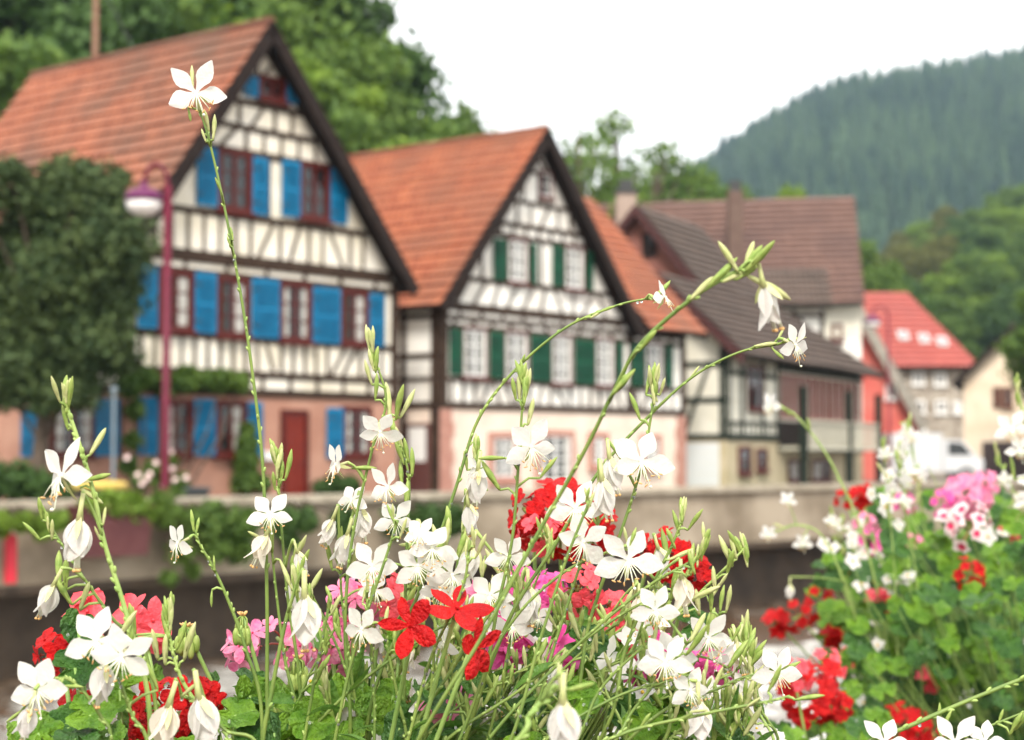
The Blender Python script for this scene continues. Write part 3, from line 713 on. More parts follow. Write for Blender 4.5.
# ------------------------------------------------------------------ hills
def heightfield(name, xs, ys, zf, m):
    vs = [(x, y, zf(x, y)) for y in ys for x in xs]; nx_ = len(xs)
    mb = MB(); mb.add(vs, [(j * nx_ + i, j * nx_ + i + 1, (j + 1) * nx_ + i + 1, (j + 1) * nx_ + i) for j in range(len(ys) - 1) for i in range(nx_ - 1)])
    o = struct(mb, name, m, True); return o
turf = mat('hill_turf', (.035, .06, .018), .95, (.06, .09, .03), .2, .3, 2)
def hz_left(x, y):   # the slope behind the houses, rising to the left and back
    a = max(0, y - 46) * .42; b = max(0, 7 - x - max(0, y - 60) * .25) / 14
    return min(32, a * min(1.5, max(0, b))) - .05
heightfield('hill_behind_houses', [-90 + 4 * i for i in range(40)], [46 + 4 * i for i in range(30)], hz_left, turf)
SKY = [(560, 300), (620, 255), (700, 196), (740, 172), (780, 146), (830, 119), (870, 104), (900, 99), (950, 90), (985, 86), (1024, 82), (1100, 78), (1250, 76), (1500, 90)]
def sky_y(px):
    for (a, ya), (b2, yb) in zip(SKY, SKY[1:]):
        if a <= px <= b2: return ya + (yb - ya) * (px - a) / (b2 - a)
    return SKY[0][1] if px < SKY[0][0] else SKY[-1][1]
D0, D1 = 480, 1000
def far_pt(px, t):
    D = D0 + (D1 - D0) * t; x = (px - 512) / FPX * D
    zt = .935 * (455 - sky_y(px)) / FPX * D1 + 1
    z = zt * (math.sin(min(1, t) * math.pi / 2) ** .9) + 3 * math.sin(px * .02 + t * 7) * t
    return Vector((x, D, z))
k = MB(); pxs = [540 + 16 * i for i in range(62)]; ts = [i / 26 for i in range(30)]
k.add([far_pt(a, t) if t <= 1 else far_pt(a, 1) + Vector((0, (t - 1) * 900, -(t - 1) * 300)) for t in ts for a in pxs], [(j * 62 + i, j * 62 + i + 1, (j + 1) * 62 + i + 1, (j + 1) * 62 + i) for j in range(29) for i in range(61)])
struct(k, 'far_hill', turf, True)
def conifer_np(r0, h, g, tiers=4, n=7):
    vs = []; fs = []
    for t in range(tiers):
        z0 = h * (.12 + .2 * t); z1 = min(h, z0 + h * .36); rad = r0 * (1 - t / (tiers + .3))
        o_ = len(vs)
        for i in range(n * 2):
            a = math.pi * i / n + t; q = rad * ((1.0 if i % 2 else .62) + .25 * g.random())
            vs.append((q * math.cos(a), q * math.sin(a), z0 - (0 if i % 2 == 0 else h * .03)))
        vs.append((0, 0, z1)); a = len(vs) - 1
        fs += [(o_ + i, o_ + (i + 1) % (2 * n), a) for i in range(2 * n)]
    return np.array(vs), np.array(fs)
gg = random.Random(5)
def merge_np(name, items, material):
    V = []; Fc = []; o_ = 0
    tone = []
    for v, f in items:
        V.append(v); Fc.append(f + o_); o_ += len(v); tone.append(np.full(len(v), min(1, max(0, gg.gauss(.36, .20) + .26 * math.sin(v[0][0] * .045 + 1.3 * math.sin(v[0][1] * .021)) * math.sin(v[0][1] * .037 + v[0][0] * .013)))))
    V = np.concatenate(V).astype(np.float32); Fc = np.concatenate(Fc).astype(np.int32)
    me = bpy.data.meshes.new(name); me.vertices.add(len(V)); me.vertices.foreach_set('co', V.ravel())
    me.loops.add(Fc.size); me.loops.foreach_set('vertex_index', Fc.ravel()); me.polygons.add(len(Fc))
    me.polygons.foreach_set('loop_start', np.arange(0, Fc.size, 3, dtype=np.int32)); me.polygons.foreach_set('loop_total', np.full(len(Fc), 3, dtype=np.int32))
    me.materials.append(material); me.update(calc_edges=True)
    at = me.attributes.new('tone', 'FLOAT', 'POINT'); at.data.foreach_set('value', np.concatenate(tone).astype(np.float32))
    o = bpy.data.objects.new(name, me); COL.objects.link(o); return o
protos = [conifer_np(3.4 + .8 * gg.random(), 20 + 6 * gg.random(), gg) for _ in range(8)]
items = []
for _ in range(7000):
    t = 1 - gg.random() ** 1.25; px_ = gg.uniform(600, 1130); p_ = far_pt(px_, t)
    s = gg.uniform(.5, .98) * (1.2 if gg.random() < .06 else 1); v, f = gg.choice(protos); a = gg.uniform(0, 6.28); c, s_ = math.cos(a), math.sin(a)
    q = v * s; q = np.stack([q[:, 0] * c - q[:, 1] * s_, q[:, 0] * s_ + q[:, 1] * c, q[:, 2]], 1) + np.array([p_.x, p_.y, p_.z - 1])
    items.append((q, f))
pine = mat('conifer_needles', (.006, .020, .015), .95, (.048, .082, .040), .035, lo=.42, hi=.62, detail=3, spec=.1)
nt = pine.node_tree; at_ = nt.nodes.new('ShaderNodeAttribute'); at_.attribute_name = 'tone'
mxn = [n for n in nt.nodes if n.bl_idname == 'ShaderNodeMix'][0]; nt.links.new(at_.outputs['Fac'], mxn.inputs[0])
o = merge_np('far_forest', items, pine); o['kind'] = 'stuff'; o['label'] = 'dense conifer forest covering the far hazy hill'

# ------------------------------------------------------------------ trees
bark = mat('bark', (.07, .05, .035), .95, (.11, .08, .06), 6, .5, 20)
fol = {
 'dark': mat('leaves_dark_green', (.026, .065, .012), .7, (.065, .13, .022), .6, trans=.25, island=True),
 'mid': mat('leaves_mid_green', (.042, .10, .015), .7, (.14, .22, .032), .6, trans=.3, island=True),
 'light': mat('leaves_light_green', (.11, .20, .020), .7, (.21, .31, .035), .6, trans=.35, island=True),
 'olive': mat('leaves_olive', (.09, .10, .018), .7, (.16, .16, .035), .6, trans=.3, island=True),
 'yew': mat('needles_blue_green', (.016, .044, .013), .75, (.085, .120, .032), 1.4, trans=.15, island=True),
}
def tree_mesh(seed, h, w, m, count, size, ragged=.5, low=.3, nclump=14):
    g_ = random.Random(seed); cl = []
    for i in range(nclump):
        a = g_.uniform(0, 6.28); t = g_.random(); zz = h * (low + (1 - low) * t)
        rad = w * .5 * math.sin(math.pi * min(1, .18 + .8 * t)) ** .7 * g_.uniform(.35, 1)
        r_ = w * g_.uniform(.16, .30) * (1 - .3 * t)
        cl.append((rad * math.cos(a), rad * math.sin(a), zz - r_ * .5, r_, r_, r_ * g_.uniform(.6, .95)))
    cl.append((0, 0, h * (low + .35), w * .28, w * .28, h * .25))
    tr = MB()
    tr.tube([(0, 0, -.6), (.1, 0, h * .3), (-.1, .1, h * .6), (0, 0, h * .88)], [w * .05 + .1, w * .035 + .06, w * .02 + .03, .03], 8)
    for c in cl[:-1]:
        zb = max(h * .2, c[2] * .6); tr.tube([(0, 0, zb), (c[0] * .5, c[1] * .5, (zb + c[2]) / 2 + .2), (c[0], c[1], c[2])], [w * .018 + .03, w * .01 + .02, .015], 5)
    return tr.mesh('trunk', bark, smooth=True), leaf_cloud('crown', m, cl, count, size, seed)
def plant_tree(name, meshes, loc, rot, sc, label, group=None, cat='tree'):
    t = thing(name, label, cat, loc, group)
    M = Matrix.Translation(Vector(loc)) @ Matrix.Rotation(rot, 4, 'Z') @ Matrix.Diagonal((sc[0], sc[0], sc[1], 1))
    part('trunk', meshes[0], t, M); part('crown', meshes[1], t, M)
    return t
TM = {k_: [tree_mesh(30 + i * 7 + j, 10, 7.5, fol[k_], 9000, .26, nclump=16) for j in range(2)] for i, k_ in enumerate(('dark', 'mid', 'light', 'olive'))}
TS = [tree_mesh(91 + j, 10, 6.0, fol['mid'], 1500, .22, nclump=17, low=.3) for j in range(3)]
TM['thin'] = [tree_mesh(71 + j, 10, 7.5, fol['mid'], 3600, .25, nclump=15, low=.3) for j in range(2)]
NM = {'thin': 'loose open-crowned', 'dark': 'dark green', 'mid': 'mid green', 'light': 'fresh light green', 'olive': 'olive green'}
# the wooded slope behind the first two roofs: (px, top py, distance, kind)
rows = [(-40, -150, 62, 'dark'), (15, -110, 60, 'dark'), (20, 40, 50, 'mid'), (75, -140, 66, 'dark'), (70, -30, 58, 'dark'), (125, -90, 62, 'dark'), (130, -10, 56, 'dark'), (170, -120, 70, 'mid'),
        (185, -40, 60, 'mid'), (230, -110, 66, 'mid'), (235, -5, 58, 'light'), (285, -80, 66, 'mid'), (300, 0, 62, 'mid'), (335, -25, 68, 'dark'), (330, 62, 60, 'light'), (345, 40, 72, 'dark'),
        (380, 105, 60, 'mid'), (402, 72, 70, 'thin'), (400, 125, 54, 'light'), (425, 112, 62, 'mid'), (355, 110, 56, 'mid'), (440, 100, 74, 'thin'), (365, 30, 64, 'thin')]
gp = 'trees on the wooded slope behind the houses'
for i, (px_, py_, D, kd) in enumerate(rows):
    top = P(px_, py_, D); zb = hz_left(top.x, D); h = max(5, top.z - zb)
    if h > 17: zb = top.z - 17; h = 17
    sx = h / 10 * random.uniform(.8, 1.0)
    if py_ > 100: sx *= .9
    plant_tree('broadleaf_tree', TM[kd][i % 2], (top.x, D, zb), random.uniform(0, 6), (sx, h / 10), NM[kd] + ' leafy tree on the wooded slope behind the orange roofs', gp)
# sparse tall trees and round ones between the second and the grey-roofed house
for i, (px_, py_, D, kd, sx) in enumerate([(578, 100, 78, 's', 1.0), (618, 112, 84, 's', 1.1), (548, 118, 80, 's', .6), (655, 138, 88, 's', 1.1), (636, 150, 92, 's', .9), (690, 160, 90, 's', .8), (628, 176, 76, 'light', .55), (670, 172, 96, 'dark', .7), (712, 172, 98, 'mid', .7),
        (600, 172, 84, 'mid', .7), (745, 182, 104, 'mid', .6), (790, 182, 106, 'light', .35), (474, 98, 66, 's', .22), (770, 190, 100, 'mid', .5)]):
    top = P(px_, py_, D); h = 11 if kd == 's' else 8; zb = top.z - h
    ms = TS[i % 2] if kd == 's' else TM[kd][i % 2]
    plant_tree('broadleaf_tree', ms, (top.x, D, zb), random.uniform(0, 6), (sx, h / 10),
               'thin open-crowned tree with sky showing through, behind the brown roofs' if kd == 's' else NM[kd] + ' rounded tree behind the ridge of the broad dusky roof', 'sparse trees on the skyline between the roofs' if kd == 's' else 'rounded trees behind the dusky roof')
# the terrain they stand on
heightfield('hill_shoulder', [0 + 5 * i for i in range(22)], [74 + 6 * i for i in range(16)], lambda x, y: max(-.1, min(11, (y - 74) * .55) * max(0, min(1, (15 - x) / 7)) - .1), turf)
# nearer green hill on the right
MH = [(830, 300), (862, 285), (900, 262), (950, 240), (1000, 222), (1050, 205), (1200, 190), (1400, 200)]
def mh_y(px):
    for (a, ya), (b2, yb) in zip(MH, MH[1:]):
        if a <= px <= b2: return ya + (yb - ya) * (px - a) / (b2 - a)
    return 330 if px < 830 else 200
def mid_pt(px, t):
    D = 150 + 150 * t; z = (455 - mh_y(px) - 14) / FPX * 300 * (t ** .8) - .1
    return Vector(((px - 512) / FPX * D, D, z))
k = MB(); pxs = [800 + 20 * i for i in range(31)]
k.add([mid_pt(a, t / 14) if t <= 14 else mid_pt(a, 1) + Vector((0, 30, -12)) for t in range(16) for a in pxs], [(j * 31 + i, j * 31 + i + 1, (j + 1) * 31 + i + 1, (j + 1) * 31 + i) for j in range(15) for i in range(30)])
struct(k, 'green_hill', turf, True)
rr = random.Random(77); pos = []
for j in range(7):
    t = j / 6
    for i in range(13):
        px_ = 842 + i * 19 + rr.uniform(-8, 8) + (8 if j % 2 else 0)
        pos.append((px_, t))
for px_, t in pos:
    p_ = mid_pt(px_, t); kd = 'olive' if px_ < 950 and t > .45 and rr.random() < .75 else rr.choice(('mid', 'mid', 'light', 'dark'))
    s = rr.uniform(.7, 1.05) * (.8 if px_ < 900 else 1)
    plant_tree('broadleaf_tree', TM[kd][rr.randint(0, 1)], (p_.x, p_.y, p_.z), rr.uniform(0, 6), (s, s), NM[kd] + ' round tree on the low hill beyond the red roof', 'trees on the low green hill beyond the village')
# a dark tree at the cream house, a small one by the long balcony
for px_, py_, D, kd, s, lb in ((1046, 285, 74, 'mid', .62, 'leafy tree overhanging the roof of the cream house'), (870, 238, 118, 'mid', .6, 'green tree beside the end of the broad dusky roof'), (892, 262, 122, 'dark', .6, 'dark tree over the ridge of the red hipped roof')):
    top = P(px_, py_, D); plant_tree('broadleaf_tree', TM[kd][0], (top.x, D, top.z - 9.5 if D > 80 else top.z - 7), 1, (s, .95 if D > 80 else .7), lb)
# the big dark shrub-like tree in front of the blue-shuttered house
g_ = random.Random(2); cl = []
c0 = P(58, 400, 31); base = Vector((c0.x - .35, 31, 0))
for (px_, py_, r_) in [(20, 250, .75), (60, 215, .8), (95, 190, .55), (110, 240, .75), (60, 175, .4), (30, 200, .5), (112, 205, .35), (70, 280, .9), (110, 290, .6), (20, 310, .85), (60, 340, .85), (100, 340, .6), (30, 370, .7), (75, 385, .5), (115, 360, .4), (-20, 260, .9), (-30, 340, .9), (5, 390, .45), (118, 262, .4), (120, 310, .28), (-30, 190, .6), (50, 398, .35), (120, 178, .2), (85, 172, .25), (10, 172, .28)]:
    p_ = P(px_, py_, 31 + g_.uniform(-.5, .9)); cl.append((p_.x - base.x, p_.y - base.y, p_.z, r_, r_, r_ * .8))
tr = MB(); tr.tube([(0, 0, -.1), (.05, 0, 1.2), (.2, .05, 3), (.4, 0, 4.6)], [.17, .14, .11, .04], 8)
for c in cl: tr.tube([(.1, 0, max(.9, c[2] * .55)), (c[0] * .6, c[1] * .6 + .1, c[2] * .85), c[:3]], [.045, .022, .008], 5)
t = thing('yew_tree', 'big dark blue-green tree in front of the blue-shuttered house', 'tree', base)
M = Matrix.Translation(base); part('trunk', tr.mesh('trunk', bark, smooth=True), t, M); part('crown', leaf_cloud('crown', fol['yew'], cl, 52000, .085, 5, shell=.3, fuzz=.28), t, M)

# ------------------------------------------------------------------ climbers, shrubs, boxes on the wall
def shrub(name, label, cat, cl_px, D, m, count, size, seed, group=None, stem=True, plane=None, z0=0):
    cl = []; 
    for (px_, py_, rp) in cl_px:
        d_ = D if plane is None else None
        if plane is not None:
            u_, z_ = plane.hit(px_, py_, -.22); p_ = plane.p(u_, -.22, z_); r_ = rp * p_.y / FPX; cl.append([p_.x, p_.y, p_.z, r_, r_, r_])
        else:
            p_ = P(px_, py_, D); r_ = rp * D / FPX; cl.append([p_.x, p_.y, p_.z, r_, r_, r_])
    b0 = Vector((cl[0][0], cl[0][1], z0 if z0 is not None else cl[0][2]))
    cl = [(c[0] - b0.x, c[1] - b0.y, c[2] - b0.z, c[3], c[4], c[5]) for c in cl]
    t = thing(name, label, cat, b0, group); M = Matrix.Translation(b0)
    sm = MB()
    for c in cl: sm.tube([(c[0] * .3, c[1] * .3, 0), (c[0] * .8, c[1] * .8, c[2] * .6), (c[0], c[1], c[2])], [.03, .02, .01], 5)
    part('stems', sm.mesh('stems', bark), t, M); part('foliage', leaf_cloud('foliage', m, cl, count, size, seed, shell=.3), t, M)
    return t
shrub('climbing_vine', 'green vine trained along the beam above the rose ground floor', 'vine', [(145, 378, 11), (165, 384, 12), (185, 379, 13), (205, 381, 10), (222, 380, 12), (240, 383, 10), (130, 385, 12), (135, 410, 9), (132, 440, 8), (128, 465, 9)], 0, fol['mid'], 5200, .09, 3, plane=F1)
shrub('garden_shrub', 'upright green shrub beside the red front door', 'shrub', [(246, 480, 14), (246, 462, 13), (247, 445, 11), (248, 430, 8), (262, 484, 9)], 0, fol['mid'], 3200, .08, 4, plane=F1)
shrub('garden_shrub', 'low dark shrub under the small window of the rose wall', 'shrub', [(335, 484, 10), (350, 486, 10), (322, 488, 8)], 0, fol['dark'], 1500, .08, 5, plane=F1)
shrub('garden_shrub', 'dark shrub at the foot of the big blue-green tree', 'shrub', [(20, 482, 20), (45, 486, 16), (-10, 480, 22), (66, 490, 10)], 29.5, fol['dark'], 2600, .08, 6)
t = shrub('rose_bush', 'rose bush with pale pink blossoms behind the river wall', 'rose bush', [(140, 480, 10), (160, 476, 12), (180, 482, 10), (170, 462, 8), (150, 466, 7)], 27.6, fol['mid'], 900, .06, 7)
bl = MB(); bl.smooth = True; rr = random.Random(3)
for k_ in range(7):
    a = k_ * .9; bl.ball((.022 * math.cos(a), .022 * math.sin(a), .004 * k_ * .5), .026, .026, .02, n=7, m=4)
bme = bl.mesh('blossom', mat('rose_pale', (.72, .50, .48), .6, (.80, .66, .62), 9))
for px_, py_ in ((127, 458), (156, 463), (138, 475), (147, 479), (142, 484), (172, 469), (175, 480), (163, 487), (186, 478), (171, 452), (150, 474), (178, 488)):
    part('blossom', bme, t, Matrix.Translation(P(px_, py_, 27.2)) @ Matrix.Rotation(R(80), 4, 'X') @ Matrix.Diagonal((1.0, 1.0, 1.0, 1)))
# planters hung on the outside of the wall
pb = mat('planter_maroon', (.075, .018, .020), .6, (.10, .03, .03), 5)
def wall_planter(x0, x1, ytop, label, leaves, m, flowers=()):
    u0 = FW.hit(x0, 520, -.3)[0]; u1 = FW.hit(x1, 520, -.3)[0]; zt = FW.hit((x0 + x1) / 2, ytop, -.3)[1]
    if label:
        t = thing('planter_box', label, 'planter', FW.p((u0 + u1) / 2, -.25, zt - .62))
        k = MB(); e = .05
        c = [FW.p(u0 + e, -.42, zt - .62), FW.p(u1 - e, -.42, zt - .62), FW.p(u1 - e, -.10, zt - .62), FW.p(u0 + e, -.10, zt - .62), FW.p(u0, -.46, zt), FW.p(u1, -.46, zt), FW.p(u1, -.095, zt), FW.p(u0, -.095, zt)]
        k.box8(c); k.build('box', pb, t)
        k = MB(); fbox(k, FW, u0 - .02, u1 + .02, -.48, -.093, zt + .002, zt + .04); k.build('rim', pb, t)
        k = MB()
        for u in (u0 + .1, u1 - .1): fbox(k, FW, u - .02, u + .02, -.094, -.0905, zt - .3, .46)
        k.build('bracket', iron, t)
    shrub('trailing_plant', leaves, 'plant', flowers, 0, m, 3200, .075, int(x0), group='trailing plants hanging over the river wall', plane=FWo, z0=zt if label else .5)
class FWo_(Fr):
    def hit(s, px, py, v0=0.0): return Fr.hit(s, px, py, -.35)
    def p(s, u, v, z): return Fr.p(s, u, -.35, z)
FWo = FWo_((WA.x, WA.y), (WD.x, WD.y))
wall_planter(76, 146, 508, 'maroon planter box hung on the river wall below the pale rose bush', 'light green trailing plant spilling from the maroon planter box', fol['light'], [(92, 508, 11), (112, 505, 14), (132, 506, 14), (146, 512, 10)])
wall_planter(152, 232, 512, None, 'bushy green plant hanging on the wall under the red lamp post', fol['mid'], [(168, 515, 15), (190, 520, 14), (212, 520, 20), (236, 527, 20), (250, 520, 12), (160, 500, 10), (178, 490, 7), (215, 545, 16), (240, 550, 14), (180, 550, 14), (170, 578, 9), (192, 570, 9)])
wall_planter(270, 350, 512, None, 'dark green plant hanging on the wall below the red front door', fol['dark'], [(285, 522, 15), (305, 520, 12), (345, 522, 14), (290, 540, 9)])
wall_planter(380, 450, 512, None, 'dark green plant hanging on the wall below the alley', fol['dark'], [(395, 522, 15), (425, 522, 18), (452, 520, 15), (425, 542, 12)])
wall_planter(-10, 62, 512, None, 'light green plant hanging on the wall below the big dark tree', fol['light'], [(0, 524, 11), (22, 522, 9), (44, 526, 12), (60, 520, 8)])
# red rescue marker on the wall
k = MB(); ua, za = FW.hit(9, 585, -.1); 
fbox(k, FW, ua - .07, ua + .07, -.16, -.10, -.45, .10); k.tube([FW.p(ua, -.159, .10), FW.p(ua, -.101, .10)], .069, 16)
solo(k, 'mooring_marker', mat('signal_red', (.55, .02, .04), .5), FW.p(ua, -.13, -.45), 'small round-topped red marker board fixed low on the river wall', 'marker')
# bin with yellow lid, grey pole
k = MB(); q = P(100, 485, 25.5); q.z = 0
k.lathe(q, [(.28, 0), (.33, .62), (.34, .66)], 16, 0); k.lathe(q + Vector((0, 0, .662)), [(.36, 0), (.37, .05), (.33, .09), (.05, .12)], 16, 1)
t = thing('round_bin', 'dark round bin with a yellow lid behind the river wall', 'bin', q)
k2 = MB(); k2.lathe(q, [(.28, 0), (.33, .62), (.34, .66)], 16); k2.build('tub', iron, t)
k2 = MB(); k2.lathe(q + Vector((0, 0, .662)), [(.40, 0), (.41, .05), (.36, .10), (.05, .13)], 16); k2.build('lid', mat('lid_yellow', (.50, .36, .08), .5), t)
k = MB(); q = P(113, 485, 27.5); q.z = 0; k.tube([q, q + Vector((0, 0, 2.15))], .03, 8); k.lathe(q, [(.12, 0), (.12, .03), (.05, .06)], 12); k.ball(q + Vector((0, 0, 2.17)), .06)
solo(k, 'metal_pole', mat('galvanised', (.16, .20, .23), .5), q, 'plain grey metal pole standing between the tree and the lamp post', 'pole')
k = MB(); qa, qb = P(176, 484, 27.0), P(206, 484, 27.6)
F9 = Fr((qa.x, qa.y), (WD.x, WD.y)); t = thing('low_trough', 'low dark trough standing behind the wall beside the lamp post', 'planter', F9.p(.25, .1, 0))
fbox(k, F9, 0, .62, 0, .3, 0, .6); k.build('box', iron, t); k = MB(); fbox(k, F9, -.03, .65, -.03, .33, .602, .65); k.build('rim', mat('trough_grey', (.06, .07, .075), .6), t)

# ------------------------------------------------------------------ street lamps
lampred = mat('paint_burgundy', (.09, .004, .018), .45, (.12, .008, .026), 6, spec=.2)
opal = mat('opal_glass', (.78, .74, .72), .3)
purple = mat('lamp_cap_purple', (.11, .020, .075), .5, spec=.2)
def street_lamp(px_, D, ytop, xl, label, pw=.075):
    b0 = P(px_, 490, D); b0.z = 0; top = P(px_, ytop, D).z
    t = thing('street_lamp', label, 'street lamp', b0, 'burgundy street lamps by the river')
    k = MB(); k.lathe(b0, [(.15, 0), (.15, .5), (pw + .02, .6), (pw, .7), (pw, top - .35)], 12); k.smooth = True; k.build('post', lampred, t)
    r_ = abs(px_ - xl) * D / FPX; s = 1 if xl > px_ else -1; k = MB(); pts = []
    for i in range(13):
        a = math.pi * i / 12; pts.append(b0 + Vector((s * r_ / 2 * (1 - math.cos(a)), 0, top - .35 + .35 * math.sin(a) * 1.0)))
    pts = [b0 + Vector((0, 0, top - .6))] + pts
    k.tube(pts, .035, 8); k.build('arm', lampred, t, smooth=True)
    c = b0 + Vector((s * r_, 0, top - .52)); k = MB(); k.lathe(c + Vector((0, 0, -.30)), [(.02, 0), (.16, .03), (.26, .12), (.29, .24)], 16); k.build('globe', opal, t, smooth=True)
    k = MB(); k.lathe(c + Vector((0, 0, -.058)), [(.31, 0), (.29, .09), (.20, .17), (.06, .21), (.05, .30)], 16); k.build('cap', purple, t, smooth=True)
street_lamp(165, 27.0, 164, 141, 'burgundy street lamp with curved arm in front of the blue-shuttered house', .062)
street_lamp(890, 62, 306, 874, 'distant street lamp with a purple cap against the red roof', .045)

# ------------------------------------------------------------------ van
FV = Fr((P(893, 470, 72).x, 72), (1, .03))
V = thing('delivery_van', 'white delivery van parked in front of the stone house', 'van', FV.p(1.7, .9, 0))
k = MB(); wh = mat('van_white', (.52, .52, .53), .3, coat=.5)
fbox(k, FV, 0, 2.05, 0, 1.75, .45, 2.05, 0); k.build('cargo_body', wh, V)
pr = [(2.1, .45), (3.75, .45), (3.78, .95), (3.45, 1.15), (2.95, 1.75), (2.1, 1.8)]
k = MB(); k.add([FV.p(u, .03, z) for u, z in pr] + [FV.p(u, 1.72, z) for u, z in pr], [(0, 1, 2, 3, 4, 5), (11, 10, 9, 8, 7, 6)] + [(i, (i + 1) % 6, (i + 1) % 6 + 6, i + 6) for i in range(6)]); k.build('cab', wh, V)
k = MB(); k.add([FV.p(u, .015, z) for u, z in ((2.3, 1.15), (3.3, 1.15), (2.88, 1.65), (2.3, 1.68))], [(0, 1, 2, 3)]); k.add([FV.p(3.46, .15, 1.18) + FV.u * .01, FV.p(3.46, 1.6, 1.18) + FV.u * .01, FV.p(2.98, 1.55, 1.72) + FV.u * .03, FV.p(2.98, .2, 1.72) + FV.u * .03], [(0, 1, 2, 3)]); k.build('window', glassm, V)
for u in (.55, 3.05):
    for v in (-.02, 1.6):
        k = MB(); k.tube([FV.p(u, v, .33), FV.p(u, v + .18, .33)], .33, 16, 0); wv = k.build('wheel', iron, V)
        k = MB(); k.tube([FV.p(u, v - .01, .33), FV.p(u, v + .19, .33)], .18, 12); k.build('hub_cap', mat('hub_grey', (.4, .4, .4), .4), wv)

# ------------------------------------------------------------------ air
hb = MB(); hb.box(-1500, 1800, -420, 1900, -3.4, 330)
hz = bpy.data.materials.new('haze_air'); hz.use_nodes = True; nt = hz.node_tree; nt.nodes.clear()
out = nt.nodes.new('ShaderNodeOutputMaterial'); pv = nt.nodes.new('ShaderNodeVolumePrincipled')
pv.inputs['Color'].default_value = (.60, .80, 1.0, 1); pv.inputs['Density'].default_value = HAZE; pv.inputs['Anisotropy'].default_value = .2
nt.links.new(pv.outputs[0], out.inputs['Volume'])
if HAZE > 0:
    o = hb.build('haze', hz); o['kind'] = 'stuff'; o['label'] = 'pale haze in the valley air'
# ================================================================== foreground flowers
petal_w = mat('gaura_petal_white', (.80, .78, .745), .55, (.78, .69, .67), 190, .15, 420, trans=.48, lo=.55, hi=.9)
petal_f = mat('gaura_petal_faded', (.86, .80, .70), .6, (.84, .78, .68), 220, .15, 500, trans=.4)
stam = mat('gaura_filament', (.80, .82, .66), .5, trans=.2)
anth = mat('gaura_anther', (.62, .36, .14), .7)
budg = mat('gaura_bud_green', (.24, .36, .07), .5, (.42, .50, .14), 180, trans=.25)
budp = mat('gaura_bud_pale', (.48, .54, .20), .5, (.62, .60, .32), 150, trans=.25)
stemg = mat('gaura_stem_green', (.11, .18, .035), .5, (.18, .25, .05), 60)
stemp = mat('gaura_stem_pale', (.22, .33, .08), .5, (.32, .42, .12), 60)
stemr = mat('gaura_stem_node_red', (.42, .22, .12), .6)
dew = mat('dew_drop', (.92, .96, .94), .02, transm=.88, spec=.8)
lance = mat('gaura_leaf', (.055, .15, .02), .45, (.12, .24, .035), 70, .3, 300, trans=.3)
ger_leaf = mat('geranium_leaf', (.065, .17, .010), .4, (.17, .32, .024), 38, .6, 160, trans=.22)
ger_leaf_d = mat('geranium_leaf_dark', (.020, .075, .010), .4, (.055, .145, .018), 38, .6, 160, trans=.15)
ger_stem = mat('geranium_stem', (.18, .30, .07), .5, (.26, .38, .10), 60)
ger_red_stem = mat('geranium_pedicel_red', (.38, .10, .07), .5)
PETC = {
 'red': mat('geranium_red', (.66, .008, .008), .5, (.44, .003, .006), 110, .5, 260, trans=.3, spec=.3),
 'coral': mat('geranium_coral', (.85, .07, .10), .5, (.80, .13, .16), 90, .3, 300, trans=.35),
 'pink': mat('geranium_pink', (.80, .16, .36), .5, (.85, .36, .50), 90, .3, 300, trans=.35),
 'magenta': mat('geranium_magenta', (.78, .05, .34), .5, (.82, .16, .44), 90, .3, 300, trans=.35),
 'blush': mat('geranium_blush', (.85, .62, .64), .5, (.85, .75, .75), 90, .3, 300, trans=.35),
}
eyered = mat('geranium_eye', (.62, .02, .10), .5)
daisyc = mat('flower_heart_yellow', (.70, .45, .05), .7)

def petal(mb, L, W, ang, claw=.22, bend=0.0, cup=0.0, mi=0, rip=.0, r=random, tip=.0, base=Vector((0, 0, 0)), lift=0.0, nt=7, ns=4):
    """petal in the local XY plane growing at angle ang from base; z towards the viewer"""
    ca, sa = math.cos(ang), math.sin(ang); vs = []
    ph = r.uniform(0, 6)
    for i in range(nt + 1):
        t = i / nt
        if t < claw: w = W * .07 + W * .10 * t / claw
        else:
            q = (t - claw) / (1 - claw); w = W * .5 * (math.sin(math.pi * (q ** .92 * .95 + .02)) ** .75) * (1 - tip * q * q) + W * .06 * (1 - q)
            if i == nt: w = W * .05
            w = max(w, W * .05)
        for j in range(ns + 1):
            s = -1 + 2 * j / ns
            x = L * t; y = w * s
            z = bend * L * t * t + cup * W * s * s * math.sin(math.pi * t) + lift * L * t + rip * W * math.sin(5 * t + ph + s * 3) * t
            vs.append(base + Vector((x * ca - y * sa, x * sa + y * ca, z)))
    n = ns + 1
    mb.add(vs, [(i * n + j, (i + 1) * n + j, (i + 1) * n + j + 1, i * n + j + 1) for i in range(nt) for j in range(ns)], mi)

